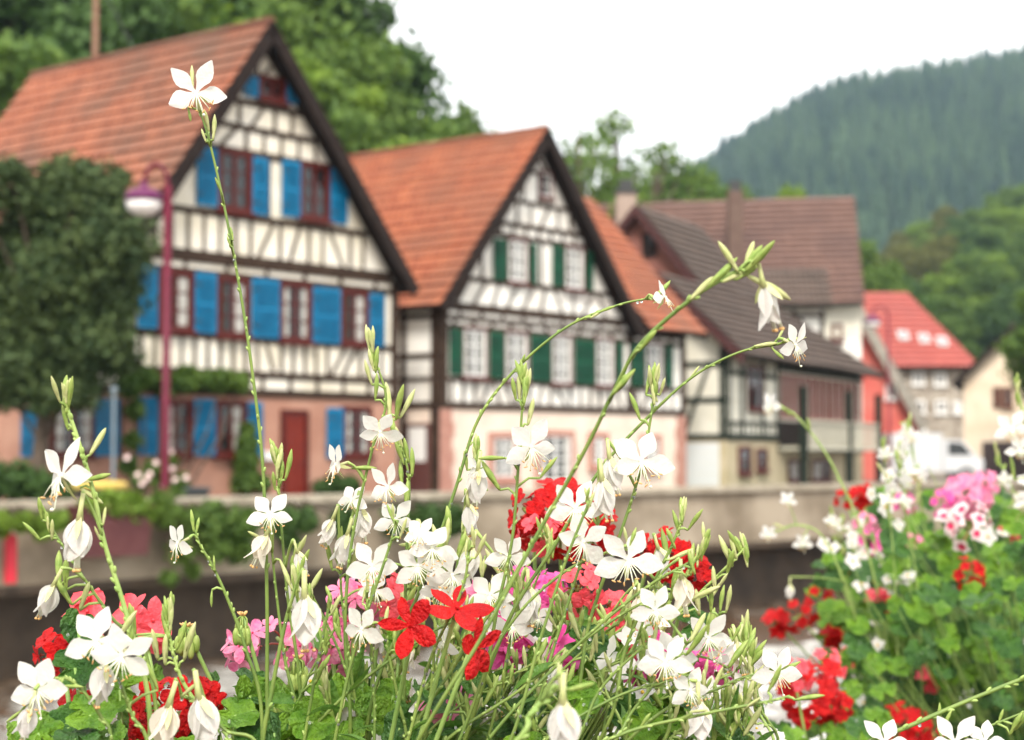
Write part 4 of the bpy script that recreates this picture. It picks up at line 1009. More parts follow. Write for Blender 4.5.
# ---- shared flower meshes (metres, flower about 35 mm across)
def gaura_open(seed):
    r = random.Random(seed); mb = MB(); mb.smooth = True
    for a in (-14, 55, 122, 192):
        petal(mb, .0174 * r.uniform(.88, 1.08), .0100 * r.uniform(.84, 1.16), R(a + r.uniform(-9, 9)), .24, bend=r.uniform(-.25, .12), cup=r.uniform(-.06, .12), rip=.03, r=r, tip=.42, lift=r.uniform(-.2, .28))
    me = mb.mesh('flower', petal_w)
    s = MB(); s.smooth = True
    s.ball((0, 0, .0004), .0014, mi=0, n=7, m=4)
    for i in range(8):
        a = R(-90 + (i - 3.5) * 13 + r.uniform(-5, 5)); L = .0125 * r.uniform(.75, 1.12)
        p0 = Vector((0, 0, .001)); d = Vector((math.cos(a), math.sin(a), r.uniform(.25, .6))).normalized()
        p1 = p0 + d * L * .5; p2 = p0 + d * L + Vector((0, 0, -.12 * L))
        s.tube([p0, p1, p2], [.00034, .00028, .00022], 5, 0); s.ball(p2, .00045, .00045, .0013, 1, 6, 4, axis=Vector((r.uniform(-1, 1), r.uniform(-1, 1), .3)).normalized())
    d = Vector((math.cos(R(-85)), math.sin(R(-85)), .45)).normalized(); s.tube([(0, 0, .001), d * .008, d * .0155 + Vector((0, 0, -.001))], [.0004, .00035, .0003], 5, 0); s.ball(d * .0157, .0009, mi=0, n=6, m=4)
    c = MB(); c.smooth = True
    c.tube([(0, 0, .0005), (0, .0005, -.004), (0, .002, -.010)], [.0013, .0010, .0012], 6, 0)
    for i in range(3):
        a = R(-90 + 60 * (i - 1) + r.uniform(-15, 15)); d = Vector((math.cos(a) * .8, math.sin(a) * .8, -.5)).normalized()
        petal(c, .010, .0026, a, .05, bend=-.3, lift=-.45, mi=0, r=r, nt=5, ns=2)
    return me, s.mesh('stamens', [stam, anth]), c.mesh('calyx', budp)
def gaura_closed(seed):
    """spent flower: petals folded down into a bell, opening along -Y"""
    r = random.Random(seed); mb = MB(); mb.smooth = True
    for k_ in range(4):
        az = k_ * 1.5708 + r.uniform(-.35, .35); sub = MB()
        petal(sub, .021 * r.uniform(.85, 1.05), .0120, R(-90), .12, cup=-.20, bend=r.uniform(-.1, .15), rip=.04, r=r, lift=r.uniform(.08, .28), nt=8, ns=5)
        Mx = Matrix.Rotation(az, 4, 'Y')
        mb.add([Mx @ Vector(v) for v in sub.v], sub.f, 0)
    s = MB(); s.smooth = True
    for i in range(5):
        x, z = r.uniform(-.002, .002), r.uniform(-.002, .002); s.tube([(x * .3, -.008, z * .3), (x, -.018, z), (x * 1.3, -.0235, z * 1.3)], [.0005, .0004, .0004], 5, 0); s.ball((x * 1.3, -.024, z * 1.3), .0009, mi=1, n=6, m=4)
    c = MB(); c.smooth = True
    c.tube([(0, -.003, 0), (0, .002, 0), (.0005, .009, 0)], [.0019, .0012, .0011], 6, 0)
    petal(c, .011, .003, R(-70), .05, lift=.6, r=r, nt=5, ns=2); petal(c, .010, .003, R(-110), .05, lift=-.6, r=r, nt=5, ns=2)
    return mb.mesh('spent_flower', petal_f if seed == 4 else petal_w), s.mesh('stamens', [stam, anth]), c.mesh('calyx', budp)
GO = [gaura_open(i) for i in range(8)]; GC = [gaura_closed(i) for i in range(5)]
def bud_mesh(seed):
    r = random.Random(seed); mb = MB(); mb.smooth = True; L = .0145 * r.uniform(.85, 1.15); c = r.uniform(-.12, .12)
    pts = []; rad = []
    for t, w in ((0, .35), (.1, .6), (.25, .72), (.5, 1), (.7, .95), (.85, .65), (.96, .3), (1, .08)):
        pts.append(Vector((c * L * t * t, 0, L * t))); rad.append(.00145 * w * r.uniform(.92, 1.08))
    mb.tube(pts, rad, 7, 0)
    for k_ in range(3):
        a = k_ * 2.09; o_ = Vector((math.cos(a), math.sin(a), 0)) * .0009; mb.tube([p + o_ * (q_ / .00175) for p, q_ in zip(pts[2:-1], rad[2:-1])], [x * .55 for x in rad[2:-1]], 5, 0)
    return mb.mesh('bud', budg if seed % 3 else budp)
BM = [bud_mesh(i) for i in range(7)]
def lance_leaf(seed):
    r = random.Random(seed); mb = MB(); mb.smooth = True
    petal(mb, .04, .0085, R(90), .02, bend=r.uniform(-.5, .3), cup=.25, rip=.04, r=r, lift=r.uniform(-.2, .3), tip=.35, nt=9, ns=4); return mb.mesh('leaf', lance)
LL = [lance_leaf(i) for i in range(5)]
def basis(z, up=Vector((0, 0, 1))):
    z = z.normalized(); x = up.cross(z)
    if x.length < 1e-3: x = Vector((1, 0, 0))
    x.normalize(); y = z.cross(x); return Matrix((x, y, z)).transposed()
def facing(yaw, pitch, roll=0):
    a, b2 = R(yaw), R(pitch); f = Vector((math.sin(a) * math.cos(b2), -math.cos(a) * math.cos(b2), math.sin(b2)))
    return (basis(f) @ Matrix.Rotation(R(roll), 3, 'Z')).to_4x4(), f
def along(d, spin=0.0):
    return (Vector((0, 0, 1)).rotation_difference(d.normalized()).to_matrix() @ Matrix.Rotation(spin, 3, 'Z')).to_4x4()
def scl(s): return Matrix.Diagonal((s, s, s, 1))
SOIL = 0.80
LINE0 = Vector((-.10, .98, 0)); LDIR = Vector((.50, .86, 0)).normalized()
def soil_pt(x, y):
    """nearest point over the near planter box"""
    t = max(-.36, min(.36, (Vector((x, y, 0)) - LINE0).dot(LDIR))); q = LINE0 + LDIR * t
    return Vector((q.x, q.y, SOIL))
NB = {'n': 0}
def gaura(label, path, flowers=(), buds=(), tip=None, D=.95, r0=.00125, r1=.0006, leaves=0, group=None, seed=0, pale=False, root=True, nubs=True, dews=8):
    r = random.Random(seed * 131 + int(path[0][0]) + len(path))
    pts = [P(p[0], p[1], p[2] if len(p) > 2 else D) for p in path]
    if root:
        b0 = soil_pt(pts[0].x + (pts[0].x - pts[1].x) * .6, pts[0].y) + Vector((r.uniform(-.02, .02), r.uniform(-.02, .02), 0))
        if pts[0].z > SOIL + .03:
            pts = [b0, b0.lerp(pts[0], .5) + Vector((0, 0, .01))] + pts
    else: b0 = pts[0]
    t = thing('gaura_stem', label, 'gaura flower stem', b0, group)
    sp_ = spline(pts, 8); n = len(sp_)
    rad = [r0 + (r1 - r0) * (i / (n - 1)) for i in range(n)]
    k = MB(); k.smooth = True; k.tube(sp_, rad, 7, 0)
    if nubs:
        for i in range(max(3, n // 3), n - 2):
            if r.random() < .45:
                p_ = sp_[i]; d = (sp_[i + 1] - sp_[i - 1]).normalized(); o_ = Vector((r.uniform(-1, 1), r.uniform(-1, .2), r.uniform(-1, 1))); o_ = (o_ - d * o_.dot(d)).normalized()
                k.ball(p_ + o_ * rad[i], rad[i] * .9, rad[i] * .9, rad[i] * 2.0, 1, 6, 4, axis=(d + o_ * .5).normalized())
    for _ in range(dews // 2):
        i = r.randrange(max(2, n // 3), n - 1); q = r.uniform(.0005, .0010); k.ball(sp_[i] + Vector((0, -.0003, -rad[i] - q * .75)), q, q, q * 1.1, 2, 7, 5)
    def near(w):
        return min(range(2, n), key=lambda i: (Vector((sp_[i].x, sp_[i].y * .3, sp_[i].z)) - Vector((w.x, w.y * .3, w.z))).length)
    jobs = []
    for f in flowers:
        px_, py_, kind, sz, yaw, pitch, roll = f[:7]
        w = P(px_, py_, D); i = near(w); w = P(px_, py_, (sp_[i].y) - (f[7] if len(f) > 7 else .010))
        nom = .0178 if kind == 'o' else .0128
        s = sz * w.y / FPX / nom
        M, fc = facing(yaw, pitch, roll)
        if kind == 'o':
            back = w + (M @ Vector((0, .002, -.010))) * s
            jobs.append((r.choice(GO), w, M, s))
        else:
            back = w + (M @ Vector((0, .0095 + .009, 0))) * s; w2 = w + (M @ Vector((0, .009, 0))) * s
            jobs.append((r.choice(GC), w2, M, s))
        i2 = max(2, i - 1)
        mid = (back + sp_[i2]) / 2 + Vector((0, 0, .002))
        k.tube(spline([sp_[i2], mid, back], 3), [.0009, .0008, .0007, .0007, .0008, .0009, .001], 6, 1)
    bjobs = []
    for b2 in buds:
        px_, py_, L, ang = b2[:4]; w = P(px_, py_, D); i = near(w); w = P(px_, py_, sp_[i].y + r.uniform(-.004, .002))
        d = Vector((math.cos(R(ang)), r.uniform(-.35, .25), math.sin(R(ang)))).normalized(); s = L * w.y / FPX / .0145
        if (w - sp_[i]).length > .0015: k.tube([sp_[max(2, i - 1)], (sp_[i] + w) / 2, w], [.0008, .0007, .0007], 5, 1)
        bjobs.append((w, d, s))
    if tip:
        ang, nb, L = tip; e = sp_[-1]; d0 = Vector((math.cos(R(ang)), 0, math.sin(R(ang))))
        for j in range(int(nb * 1.9)):
            d = (d0 + Vector((r.uniform(-.24, .24), r.uniform(-.24, .24), r.uniform(-.2, .2)))).normalized(); s = L * e.y / FPX / .0145 * r.uniform(.7, 1.05)
            bjobs.append((e - d0 * r.uniform(-.002, .014) * s + Vector((r.uniform(-1, 1), r.uniform(-1, 1), 0)) * .0016 * s, d, s))
    k.build('stem', [stemp if pale else stemg, budp if not nubs else stemp, dew], t)
    for (me, st, ca), w, M, s in jobs:
        MM = Matrix.Translation(w) @ M @ scl(s)
        o_ = part('flower', me, t, MM); part('stamens', st, o_, MM); part('calyx', ca, o_, MM)
    for w, d, s in bjobs[:70]: part('bud', r.choice(BM), t, Matrix.Translation(w) @ along(d, r.uniform(0, 6)) @ Matrix.Diagonal((s * .95, s * .95, s, 1)))
    for j in range(leaves):
        i = r.randrange(3, max(5, int(n * .8))); dd = Vector((r.uniform(-1, 1), r.uniform(-1, .6), r.uniform(.2, 1))).normalized()
        part('leaf', r.choice(LL), t, Matrix.Translation(sp_[i]) @ (basis(Vector((r.uniform(-1, 1), r.uniform(-1, 1), .8)), dd) @ Matrix.Rotation(r.uniform(-.8, .8), 3, 'Z')).to_4x4() @ scl(r.uniform(.4, .8)))
    return t
G = gaura
# --- the stems one can tell apart (pixel paths only choose where in the planter's air they stand)
G('tall lone gaura stem topped by one four-petalled white flower before the first orange roof', [(268, 740), (267, 600), (263, 470), (252, 370), (240, 290), (224, 205), (209, 140), (199, 108)],
  [(196, 93, 'o', 34, 8, 5, 13, .006)], [(193, 88, 22, 97), (205, 112, 12, -70), (209, 132, 24, 100), (213, 140, 24, 85), (206, 142, 16, 110), (222, 194, 16, 110), (233, 240, 14, 100), (231, 247, 13, 110), (188, 108, 16, -75)], D=.95, seed=1, dews=2)
G('thick arching gaura stem ending in a nodding white flower before the grey roof', [(430, 720, .80), (480, 640, .80), (540, 530, .80), (585, 450, .79), (612, 395, .78), (640, 345, .77), (690, 300, .76), (722, 279, .76), (742, 268, .76)],
  [(768, 300, 'c', 27, 25, 0, 18, .0)], [(742, 274, 38, 60), (745, 272, 42, 46), (738, 272, 34, 118), (748, 276, 46, -24), (735, 280, 32, 30), (744, 270, 36, 70), (612, 395, 34, 50), (640, 350, 30, 55), (690, 300, 36, 45), (705, 288, 40, 38), (722, 282, 34, 25)], D=.76, r0=.0009, r1=.0010, seed=2, dews=0)
G('long arching gaura stem with drooping white flower before the row of dark red windows', [(500, 640), (555, 545), (600, 470), (650, 415), (695, 375), (740, 352), (778, 344)],
  [(795, 345, 'o', 25, 48, -14, 8)], [(778, 344, 17, 20), (776, 342, 15, 60), (772, 348, 18, -50), (755, 346, 22, 10), (690, 378, 14, 50), (785, 342, 20, 15)], D=.94, seed=3)
G('slim gaura stem rising across the green shutters to a small flower at the orange roof', [(372, 700), (420, 590), (455, 490), (478, 420), (515, 370), (565, 328), (615, 306), (650, 298)],
  [(664, 297, 'o', 21, 62, 12, -4)], [(650, 300, 16, 15), (655, 296, 20, 40), (590, 318, 16, 30), (520, 365, 14, 60), (600, 312, 18, 25), (655, 300, 26, 55)], D=.96, seed=4)
G('gaura stem with fat bud tuft and sideways white flower before the dark tree', [(150, 720, .86), (128, 620, .86), (105, 545, .86), (93, 490, .86), (78, 440, .86), (66, 405, .86)],
  [(62, 476, 'o', 44, -46, 2, 14), (78, 535, 'c', 30, -20, 0, -6)], [(64, 404, 32, 92), (66, 405, 30, 80), (60, 402, 26, 106), (90, 455, 34, 62), (84, 480, 30, 8), (80, 488, 30, -35), (68, 430, 28, 105), (103, 525, 20, 84), (100, 540, 14, 110)], tip=(93, 4, 28), D=.86, r0=.0014, r1=.0010, seed=5, pale=True)
G('thin curving gaura stem with a half-closed flower above the red geraniums at the edge', [(150, 670), (112, 618), (85, 580), (62, 545), (48, 522)],
  [(49, 596, 'c', 22, -25, 0, -28)], [(42, 520, 26, 95), (40, 540, 24, 130), (52, 540, 24, 85), (60, 585, 40, 100), (66, 590, 36, 92), (80, 610, 34, 70), (72, 605, 32, 120)], tip=(95, 3, 20), D=.90, seed=6)
G('fine gaura stem with one side-facing white flower before the maroon planter box', [(262, 720), (246, 650), (228, 600), (212, 565), (200, 545), (195, 530)],
  [(178, 543, 'o', 23, -48, -8, 4)], [(194, 532, 22, 98), (196, 534, 19, 82), (215, 570, 13, 100), (212, 590, 15, -95)], D=.94, seed=7)
G('gaura flower facing us in front of the red front door', [(300, 740), (285, 660), (276, 590), (271, 540)], [(270, 514, 'o', 25, 5, 5, 2), (262, 545, 'c', 20, -15, 0, -25)], [(280, 560, 24, -65), (264, 540, 20, 150)], D=.95, seed=8)
G('bare gaura stem with a bud tuft standing just below the red front door', [(300, 690), (288, 600), (281, 520), (277, 458)], [(300, 560, 'c', 15, 30, 0, 20)], [(285, 480, 28, 72), (278, 470, 24, 80), (275, 490, 22, 95)], tip=(95, 6, 26), D=.96, seed=9)
G('tall gaura stem carrying a drooping flower over the blue shutter by the alley', [(350, 740), (345, 630), (352, 540), (372, 450), (386, 400), (372, 352)],
  [(380, 432, 'o', 24, 10, -28, 6, .014), (336, 465, 'o', 24, -55, 0, 4)], [(370, 352, 26, 100), (400, 418, 30, 62), (390, 420, 36, 95), (396, 420, 34, 82), (372, 385, 24, 108), (352, 468, 24, 2), (375, 400, 24, 80)], tip=(95, 6, 26), D=.95, seed=10)
G('gaura stem with paired buds in front of the alley door', [(402, 740), (404, 640), (407, 540), (409, 480), (401, 445)], [(388, 487, 'o', 26, -38, 5, 12), (395, 520, 'o', 24, 20, -14, 0)], [(398, 446, 30, 108), (412, 476, 28, 88), (402, 486, 26, 95), (406, 510, 30, 88), (420, 545, 24, 180)], tip=(105, 4, 24), D=.95, seed=11)
G('leaning gaura stem with a loose flower before the shop window with rose surround', [(478, 700), (497, 610), (512, 540), (518, 470), (522, 410), (524, 385)],
  [(531, 447, 'o', 32, 22, -12, 10)], [(520, 402, 30, 92), (524, 405, 30, 84), (528, 425, 30, 78), (505, 458, 26, 178), (500, 490, 34, 125), (540, 478, 24, 55), (516, 400, 26, 100)], tip=(90, 5, 26), D=.93, seed=12)
G('gaura stem with closed flowers beside the rose corner stones of the middle house', [(430, 720), (446, 640), (458, 560), (470, 490), (476, 452)], [(477, 482, 'c', 22, -20, 0, -6), (470, 515, 'c', 18, 20, 0, 10), (478, 470, 'o', 17, -50, 10, 0)], [(478, 455, 22, 88), (467, 470, 22, 95), (488, 490, 18, 150)], tip=(95, 4, 20), D=1.0, seed=13)
G('gaura stem with the widest four-petalled flower below the last green shutters', [(560, 740), (590, 620), (625, 520), (643, 460), (652, 410), (655, 385)],
  [(641, 461, 'o', 34, 6, 4, 10, .014), (612, 470, 'c', 22, -10, 0, 10)], [(655, 388, 24, 92), (652, 392, 24, 100), (640, 420, 26, 105), (646, 395, 22, 80), (660, 395, 20, 75)], tip=(92, 7, 24), D=.93, seed=14)
G('gaura stem crossing the red geranium ball with two overlapping white flowers', [(520, 740), (556, 640), (582, 560), (600, 520)], [(575, 508, 'o', 33, 2, 0, 4, .012), (583, 542, 'o', 30, 12, -10, -25, .016), (604, 493, 'c', 24, 5, 0, 8)], [(600, 520, 20, 40)], D=.92, seed=15)
G('bud-laden gaura stem beside the water below the garage door', [(600, 740), (625, 650), (655, 580), (672, 545), (682, 520)], [(628, 560, 'o', 36, 0, 5, 6, .014), (683, 590, 'c', 22, 5, 0, 6)], [(682, 522, 28, 88), (688, 530, 24, 60), (675, 548, 24, 110), (690, 600, 30, 28), (668, 560, 26, 20)], tip=(88, 3, 26), D=.92, seed=16)
G('gaura stem with twin upright buds over a white flower in front of the river', [(650, 760), (672, 700), (696, 660), (714, 632), (720, 612)], [(708, 638, 'o', 28, 4, 0, 6, .012), (720, 655, 'o', 18, 35, -30, -20), (672, 655, 'o', 26, -5, 6, 0)], [(711, 612, 26, 90), (720, 612, 24, 84), (726, 612, 26, 78), (733, 640, 20, 65), (728, 668, 34, 55)], D=.92, seed=17)
G('low gaura stem reaching out over the pale water with one flower at its end', [(610, 760), (668, 708), (715, 690), (745, 677), (775, 671)], [(777, 672, 'o', 27, 12, -2, 4, .010)], [(776, 673, 26, 25), (768, 672, 16, 60), (748, 680, 16, 10)], D=.94, seed=18)
G('gaura stem with three flowers in a knot above the bright green leaves', [(600, 760), (632, 712), (665, 672), (690, 640)], [(665, 662, 'o', 32, -6, 8, 0, .014), (690, 690, 'o', 24, 15, 0, 12), (655, 610, 'o', 26, 10, 0, 5), (700, 716, 'c', 24, 10, 0, 5)], [(690, 642, 36, 60), (686, 655, 34, 52), (672, 690, 30, 55)], D=.90, seed=19)
G('big white four-petalled gaura flower low beside the red geranium at the edge of the bed', [(112, 760, .84), (100, 715, .84), (70, 680, .84), (45, 683, .84)], [(38, 690, 'o', 35, -5, 4, 12, .008), (28, 718, 'c', 20, -10, 0, -14)], [(62, 686, 20, 0), (22, 710, 18, -140)], D=.84, seed=20)
G('pair of overlapping large white gaura flowers among red geraniums', [(150, 760, .84), (132, 715, .84), (120, 680, .84), (112, 655, .84)], [(97, 641, 'o', 35, -4, 6, 14, .010), (122, 656, 'o', 35, 6, 0, -20, .018), (103, 678, 'c', 25, 0, 0, -8, .006)], [(130, 650, 24, 80), (118, 640, 34, 60), (158, 690, 26, 110)], D=.84, seed=21)
G('gaura stem with several upright pale buds beside the drooping seed pods', [(235, 760, .9), (205, 715, .9), (182, 680, .9), (170, 640, .9), (168, 615, .9)], [], [(172, 612, 24, 95), (168, 640, 36, 100), (176, 650, 34, 72), (184, 660, 38, 75), (158, 660, 36, 98), (165, 665, 34, 88), (128, 640, 38, 85), (135, 635, 36, 95)], tip=(92, 7, 28), D=.90, r1=.0009, seed=22, pale=True)
G('two nodding closed white flowers on a low stem among the red geraniums', [(260, 760, .86), (225, 730, .86), (195, 702, .86), (180, 696, .86)], [(165, 722, 'c', 30, -10, 0, -14), (203, 715, 'c', 32, 12, 0, 12)], [(182, 696, 24, 40)], D=.86, seed=23)
G('hanging bell-shaped white gaura flower above the pink geraniums', [(262, 760), (272, 690), (286, 620), (298, 580)], [(306, 614, 'c', 31, 4, 0, 4, .012)], [(296, 586, 24, 95), (292, 590, 20, 110), (300, 575, 22, 80)], tip=(92, 3, 24), D=.90, r1=.0010, seed=24)
G('nearest nodding white flower, cut by the bottom of the view', [(500, 760, .72), (530, 715, .72), (555, 690, .72), (566, 685, .72)], [(564, 722, 'c', 34, 0, 0, 2)], [(567, 690, 32, 10), (560, 690, 26, 90)], D=.72, r0=.0014, r1=.0011, seed=25, pale=True)
G('side-facing gaura flower with long stamens above the in-focus red geranium', [(405, 760), (398, 700), (390, 660), (384, 625)], [(362, 629, 'o', 26, -32, -4, 0)], [(380, 628, 24, 10), (384, 628, 24, 80), (395, 650, 22, 95)], D=.92, seed=26)
G('long low gaura stem slanting beside the dark gap under the far flower box', [(850, 752, .93), (905, 728, .93), (965, 702, .93), (1030, 676, .93), (1090, 655, .93)], [], [(890, 738, 14, 60)], D=.93, r0=.0013, r1=.0011, seed=27, root=True)
G('low gaura stem with bud tufts and white flowers below the far flower box', [(900, 775, .93), (945, 745, .93), (985, 728, .93), (1035, 708, .93)], [(885, 742, 'o', 28, 0, 30, 8), (955, 742, 'o', 30, 0, 20, 0), (985, 742, 'o', 24, 8, 30, 10)], [(938, 728, 22, 80), (942, 730, 20, 65), (998, 725, 18, 70), (1015, 730, 30, 60), (1010, 735, 28, 70)], tip=(30, 3, 22), D=.93, seed=28)
G('bud stem slanting up over the wet green leaves near the water', [(560, 775, .85), (620, 735, .85), (700, 715, .85), (765, 702, .85), (790, 696, .85)], [], [(795, 700, 26, 15), (745, 708, 18, 35), (768, 692, 28, 62), (690, 712, 20, 10), (640, 728, 20, 60)], D=.86, seed=29)
G('dense knot of white gaura flowers in front of the hanging green wall plants', [(420, 760), (432, 680), (436, 600), (440, 560)], [(432, 548, 'o', 27, 4, 6, 0, .012), (418, 566, 'o', 28, -18, 0, 20), (452, 575, 'o', 28, 22, -4, -12), (440, 590, 'o', 24, 0, -20, 8), (420, 535, 'o', 22, -28, 20, 6), (372, 566, 'o', 29, 0, 0, 6, .018)], [(450, 535, 32, 92), (446, 545, 30, 84), (456, 560, 34, 70), (440, 560, 34, 98)], tip=(88, 5, 26), D=.94, seed=30)
G('gaura stem with crowded faded flowers beside the long bare stem', [(360, 760), (352, 680), (342, 600), (340, 560)], [(345, 545, 'c', 20, -20, 0, -15), (362, 520, 'c', 20, 10, 0, 5), (375, 590, 'o', 22, 30, 10, 0), (330, 528, 'c', 18, -40, 0, -25), (352, 500, 'o', 20, -30, 25, 0)], [(340, 560, 30, 92), (332, 570, 26, 100), (350, 575, 28, 75)], tip=(92, 4, 24), D=.97, seed=31)
G('gaura stem with paired white flowers under the red geranium ball', [(480, 760), (500, 690), (512, 630), (520, 590)], [(508, 556, 'o', 24, 10, 0, 0), (490, 595, 'o', 27, -14, 5, 8), (530, 600, 'c', 22, 8, 0, 6), (512, 625, 'o', 26, 6, -10, -8), (470, 560, 'c', 21, -8, 0, -10)], [(520, 592, 28, 80), (510, 580, 28, 100)], tip=(85, 4, 24), D=.95, seed=32)

# --- the tangle of thinner stems: nothing in the picture tells them apart
rr = random.Random(1234)
for i in range(66):
    x0 = rr.uniform(150, 770); x0 = x0 if rr.random() < .35 else rr.gauss(490, 115); lean = rr.uniform(15, 160) * (1 if rr.random() < .72 else -.5)
    lean = min(lean, 745 - x0); top = rr.uniform(540, 700) if 300 < x0 < 640 else rr.uniform(620, 715); Dd = rr.uniform(.94, 1.15)
    pth = [(x0, 765, Dd), (x0 + lean * .3, (765 + top) / 2, Dd), (x0 + lean, top, Dd)]
    fl = []; bd = []
    for _ in range(rr.choice((0, 0, 0, 1, 1, 2))):
        t_ = rr.uniform(.55, 1.0); fx = x0 + lean * t_ + rr.uniform(-14, 14); fy = 765 + (top - 765) * t_ + rr.uniform(-6, 12)
        if rr.random() < .62: fl.append((fx, fy, 'o', rr.uniform(17, 25) / Dd * .95, rr.uniform(-60, 60), rr.uniform(-25, 25), rr.uniform(-35, 35)))
        else: fl.append((fx, fy, 'c', rr.uniform(17, 23) / Dd * .95, rr.uniform(-40, 40), 0, rr.uniform(-25, 25)))
    for _ in range(rr.randint(5, 11)):
        t_ = rr.uniform(.35, 1.0); bd.append((x0 + lean * t_, 765 + (top - 765) * t_, rr.uniform(18, 32), rr.uniform(55, 125)))
    G('thin gaura stem in the tangle at the middle of the flower bed', pth, fl, bd, tip=(rr.uniform(70, 105), rr.randint(2, 6), 24) if rr.random() < .7 else None, D=Dd, seed=200 + i, leaves=rr.randint(3, 7), group='tangled gaura stems in the flower bed', pale=rr.random() < .4)

for i, pth in enumerate(([(395, 765), (455, 665), (505, 590), (545, 520)], [(470, 765), (560, 662), (640, 592), (690, 562)], [(425, 765), (520, 690), (610, 622), (668, 590)], [(330, 765), (352, 660), (385, 560), (398, 520)], [(300, 765), (318, 660), (330, 600)],
        [(400, 765), (430, 660), (462, 590), (470, 540)], [(500, 765), (540, 640), (566, 560), (590, 500)], [(560, 765), (600, 690), (650, 640)], [(372, 765), (372, 660), (366, 590)], [(300, 765), (340, 700), (420, 640), (470, 612)], [(520, 765), (610, 700), (700, 672)], [(448, 765), (500, 640), (560, 575), (625, 545)])):
    G('bare dark green gaura stem slanting through the middle of the flower bed', pth, [], [(pth[-1][0] + rr.uniform(-6, 6), pth[-1][1] + rr.uniform(0, 20), rr.uniform(16, 26), rr.uniform(60, 110)) for _ in range(3)], D=rr.uniform(.86, .93), seed=400 + i, r0=.0011, r1=.0007, leaves=1, dews=12, group='bare gaura stems in the flower bed')
# ------------------------------------------------------------------ geraniums
def ger_leaf_mesh(seed, m):
    r = random.Random(seed); mb = MB(); mb.smooth = True; n = 42; rings = 5; vs = [Vector((0, 0, 0))]; lob = r.uniform(0, .5); w1 = r.uniform(.08, .18)
    for j in range(1, rings + 1):
        q = j / rings
        for i in range(n):
            a = math.pi * 2 * i / n; rr_ = 1 - .10 * abs(math.cos(3.5 * (a - math.pi / 2) + lob)) - .045 * (i % 2) * q
            sin_ = math.exp(-((a - 3 * math.pi / 2) / .22) ** 2); rr_ *= 1 - .75 * sin_
            x, y = q * rr_ * math.cos(a), q * rr_ * math.sin(a)
            z = .20 * q * q + w1 * q * math.sin(3.5 * a * 2 + lob) * .55 + .07 * math.sin(7 * x + seed) * q - .28 * max(0, y) * q
            vs.append(Vector((x, y, z)) * .024)
    fs = [(0, 1 + i, 1 + (i + 1) % n) for i in range(n)] + [(1 + j * n + i, 1 + (j + 1) * n + i, 1 + (j + 1) * n + (i + 1) % n, 1 + j * n + (i + 1) % n) for j in range(rings - 1) for i in range(n)]
    mb.add(vs, fs); return mb.mesh('leaf', m)
GL = [ger_leaf_mesh(i, ger_leaf) for i in range(5)]; GLD = [ger_leaf_mesh(9 + i, ger_leaf_d) for i in range(3)]
def floret_mesh(seed, col, long=False):
    r = random.Random(seed); mb = MB(); mb.smooth = True
    for k_, a in enumerate((60, 120, 198, 270, 342)):
        L = (.0195 if long else .0135) * (.95 if k_ < 2 else 1.05) * r.uniform(.93, 1.07); W = (.0100 if long else .0108) * (.68 if k_ < 2 else 1.05)
        petal(mb, L, W, R(a + r.uniform(-7, 7)), .10, bend=r.uniform(-.35, .05), cup=r.uniform(-.12, .1), rip=.07, r=r, lift=.3 + r.uniform(-.1, .1), tip=-.45 if long else -.25)
    mb.ball((0, 0, .0012), .0012, mi=1, n=6, m=4)
    if col == 'blush':
        for a in (60, 120, 198, 270, 342): petal(mb, .007, .005, R(a), .05, lift=.33, mi=1, r=r, base=Vector((0, 0, .0006)), nt=4, ns=2)
    mb.tube([(0, 0, 0), (0, 0, -.006)], [.0011, .0009], 5, 2)
    for k_ in range(4): petal(mb, .006, .002, R(k_ * 90 + 30), .1, mi=2, lift=-.3, r=r, base=Vector((0, 0, -.001)), nt=3, ns=2)
    return mb.mesh('floret', [PETC[col], eyered if col in ('blush', 'pink') else PETC[col], ger_red_stem])
FLM = {c: [floret_mesh(i, c) for i in range(3)] for c in PETC}; FLL = [floret_mesh(20 + i, 'red', True) for i in range(3)] ; FLP = [floret_mesh(30 + i, 'pink', True) for i in range(2)]
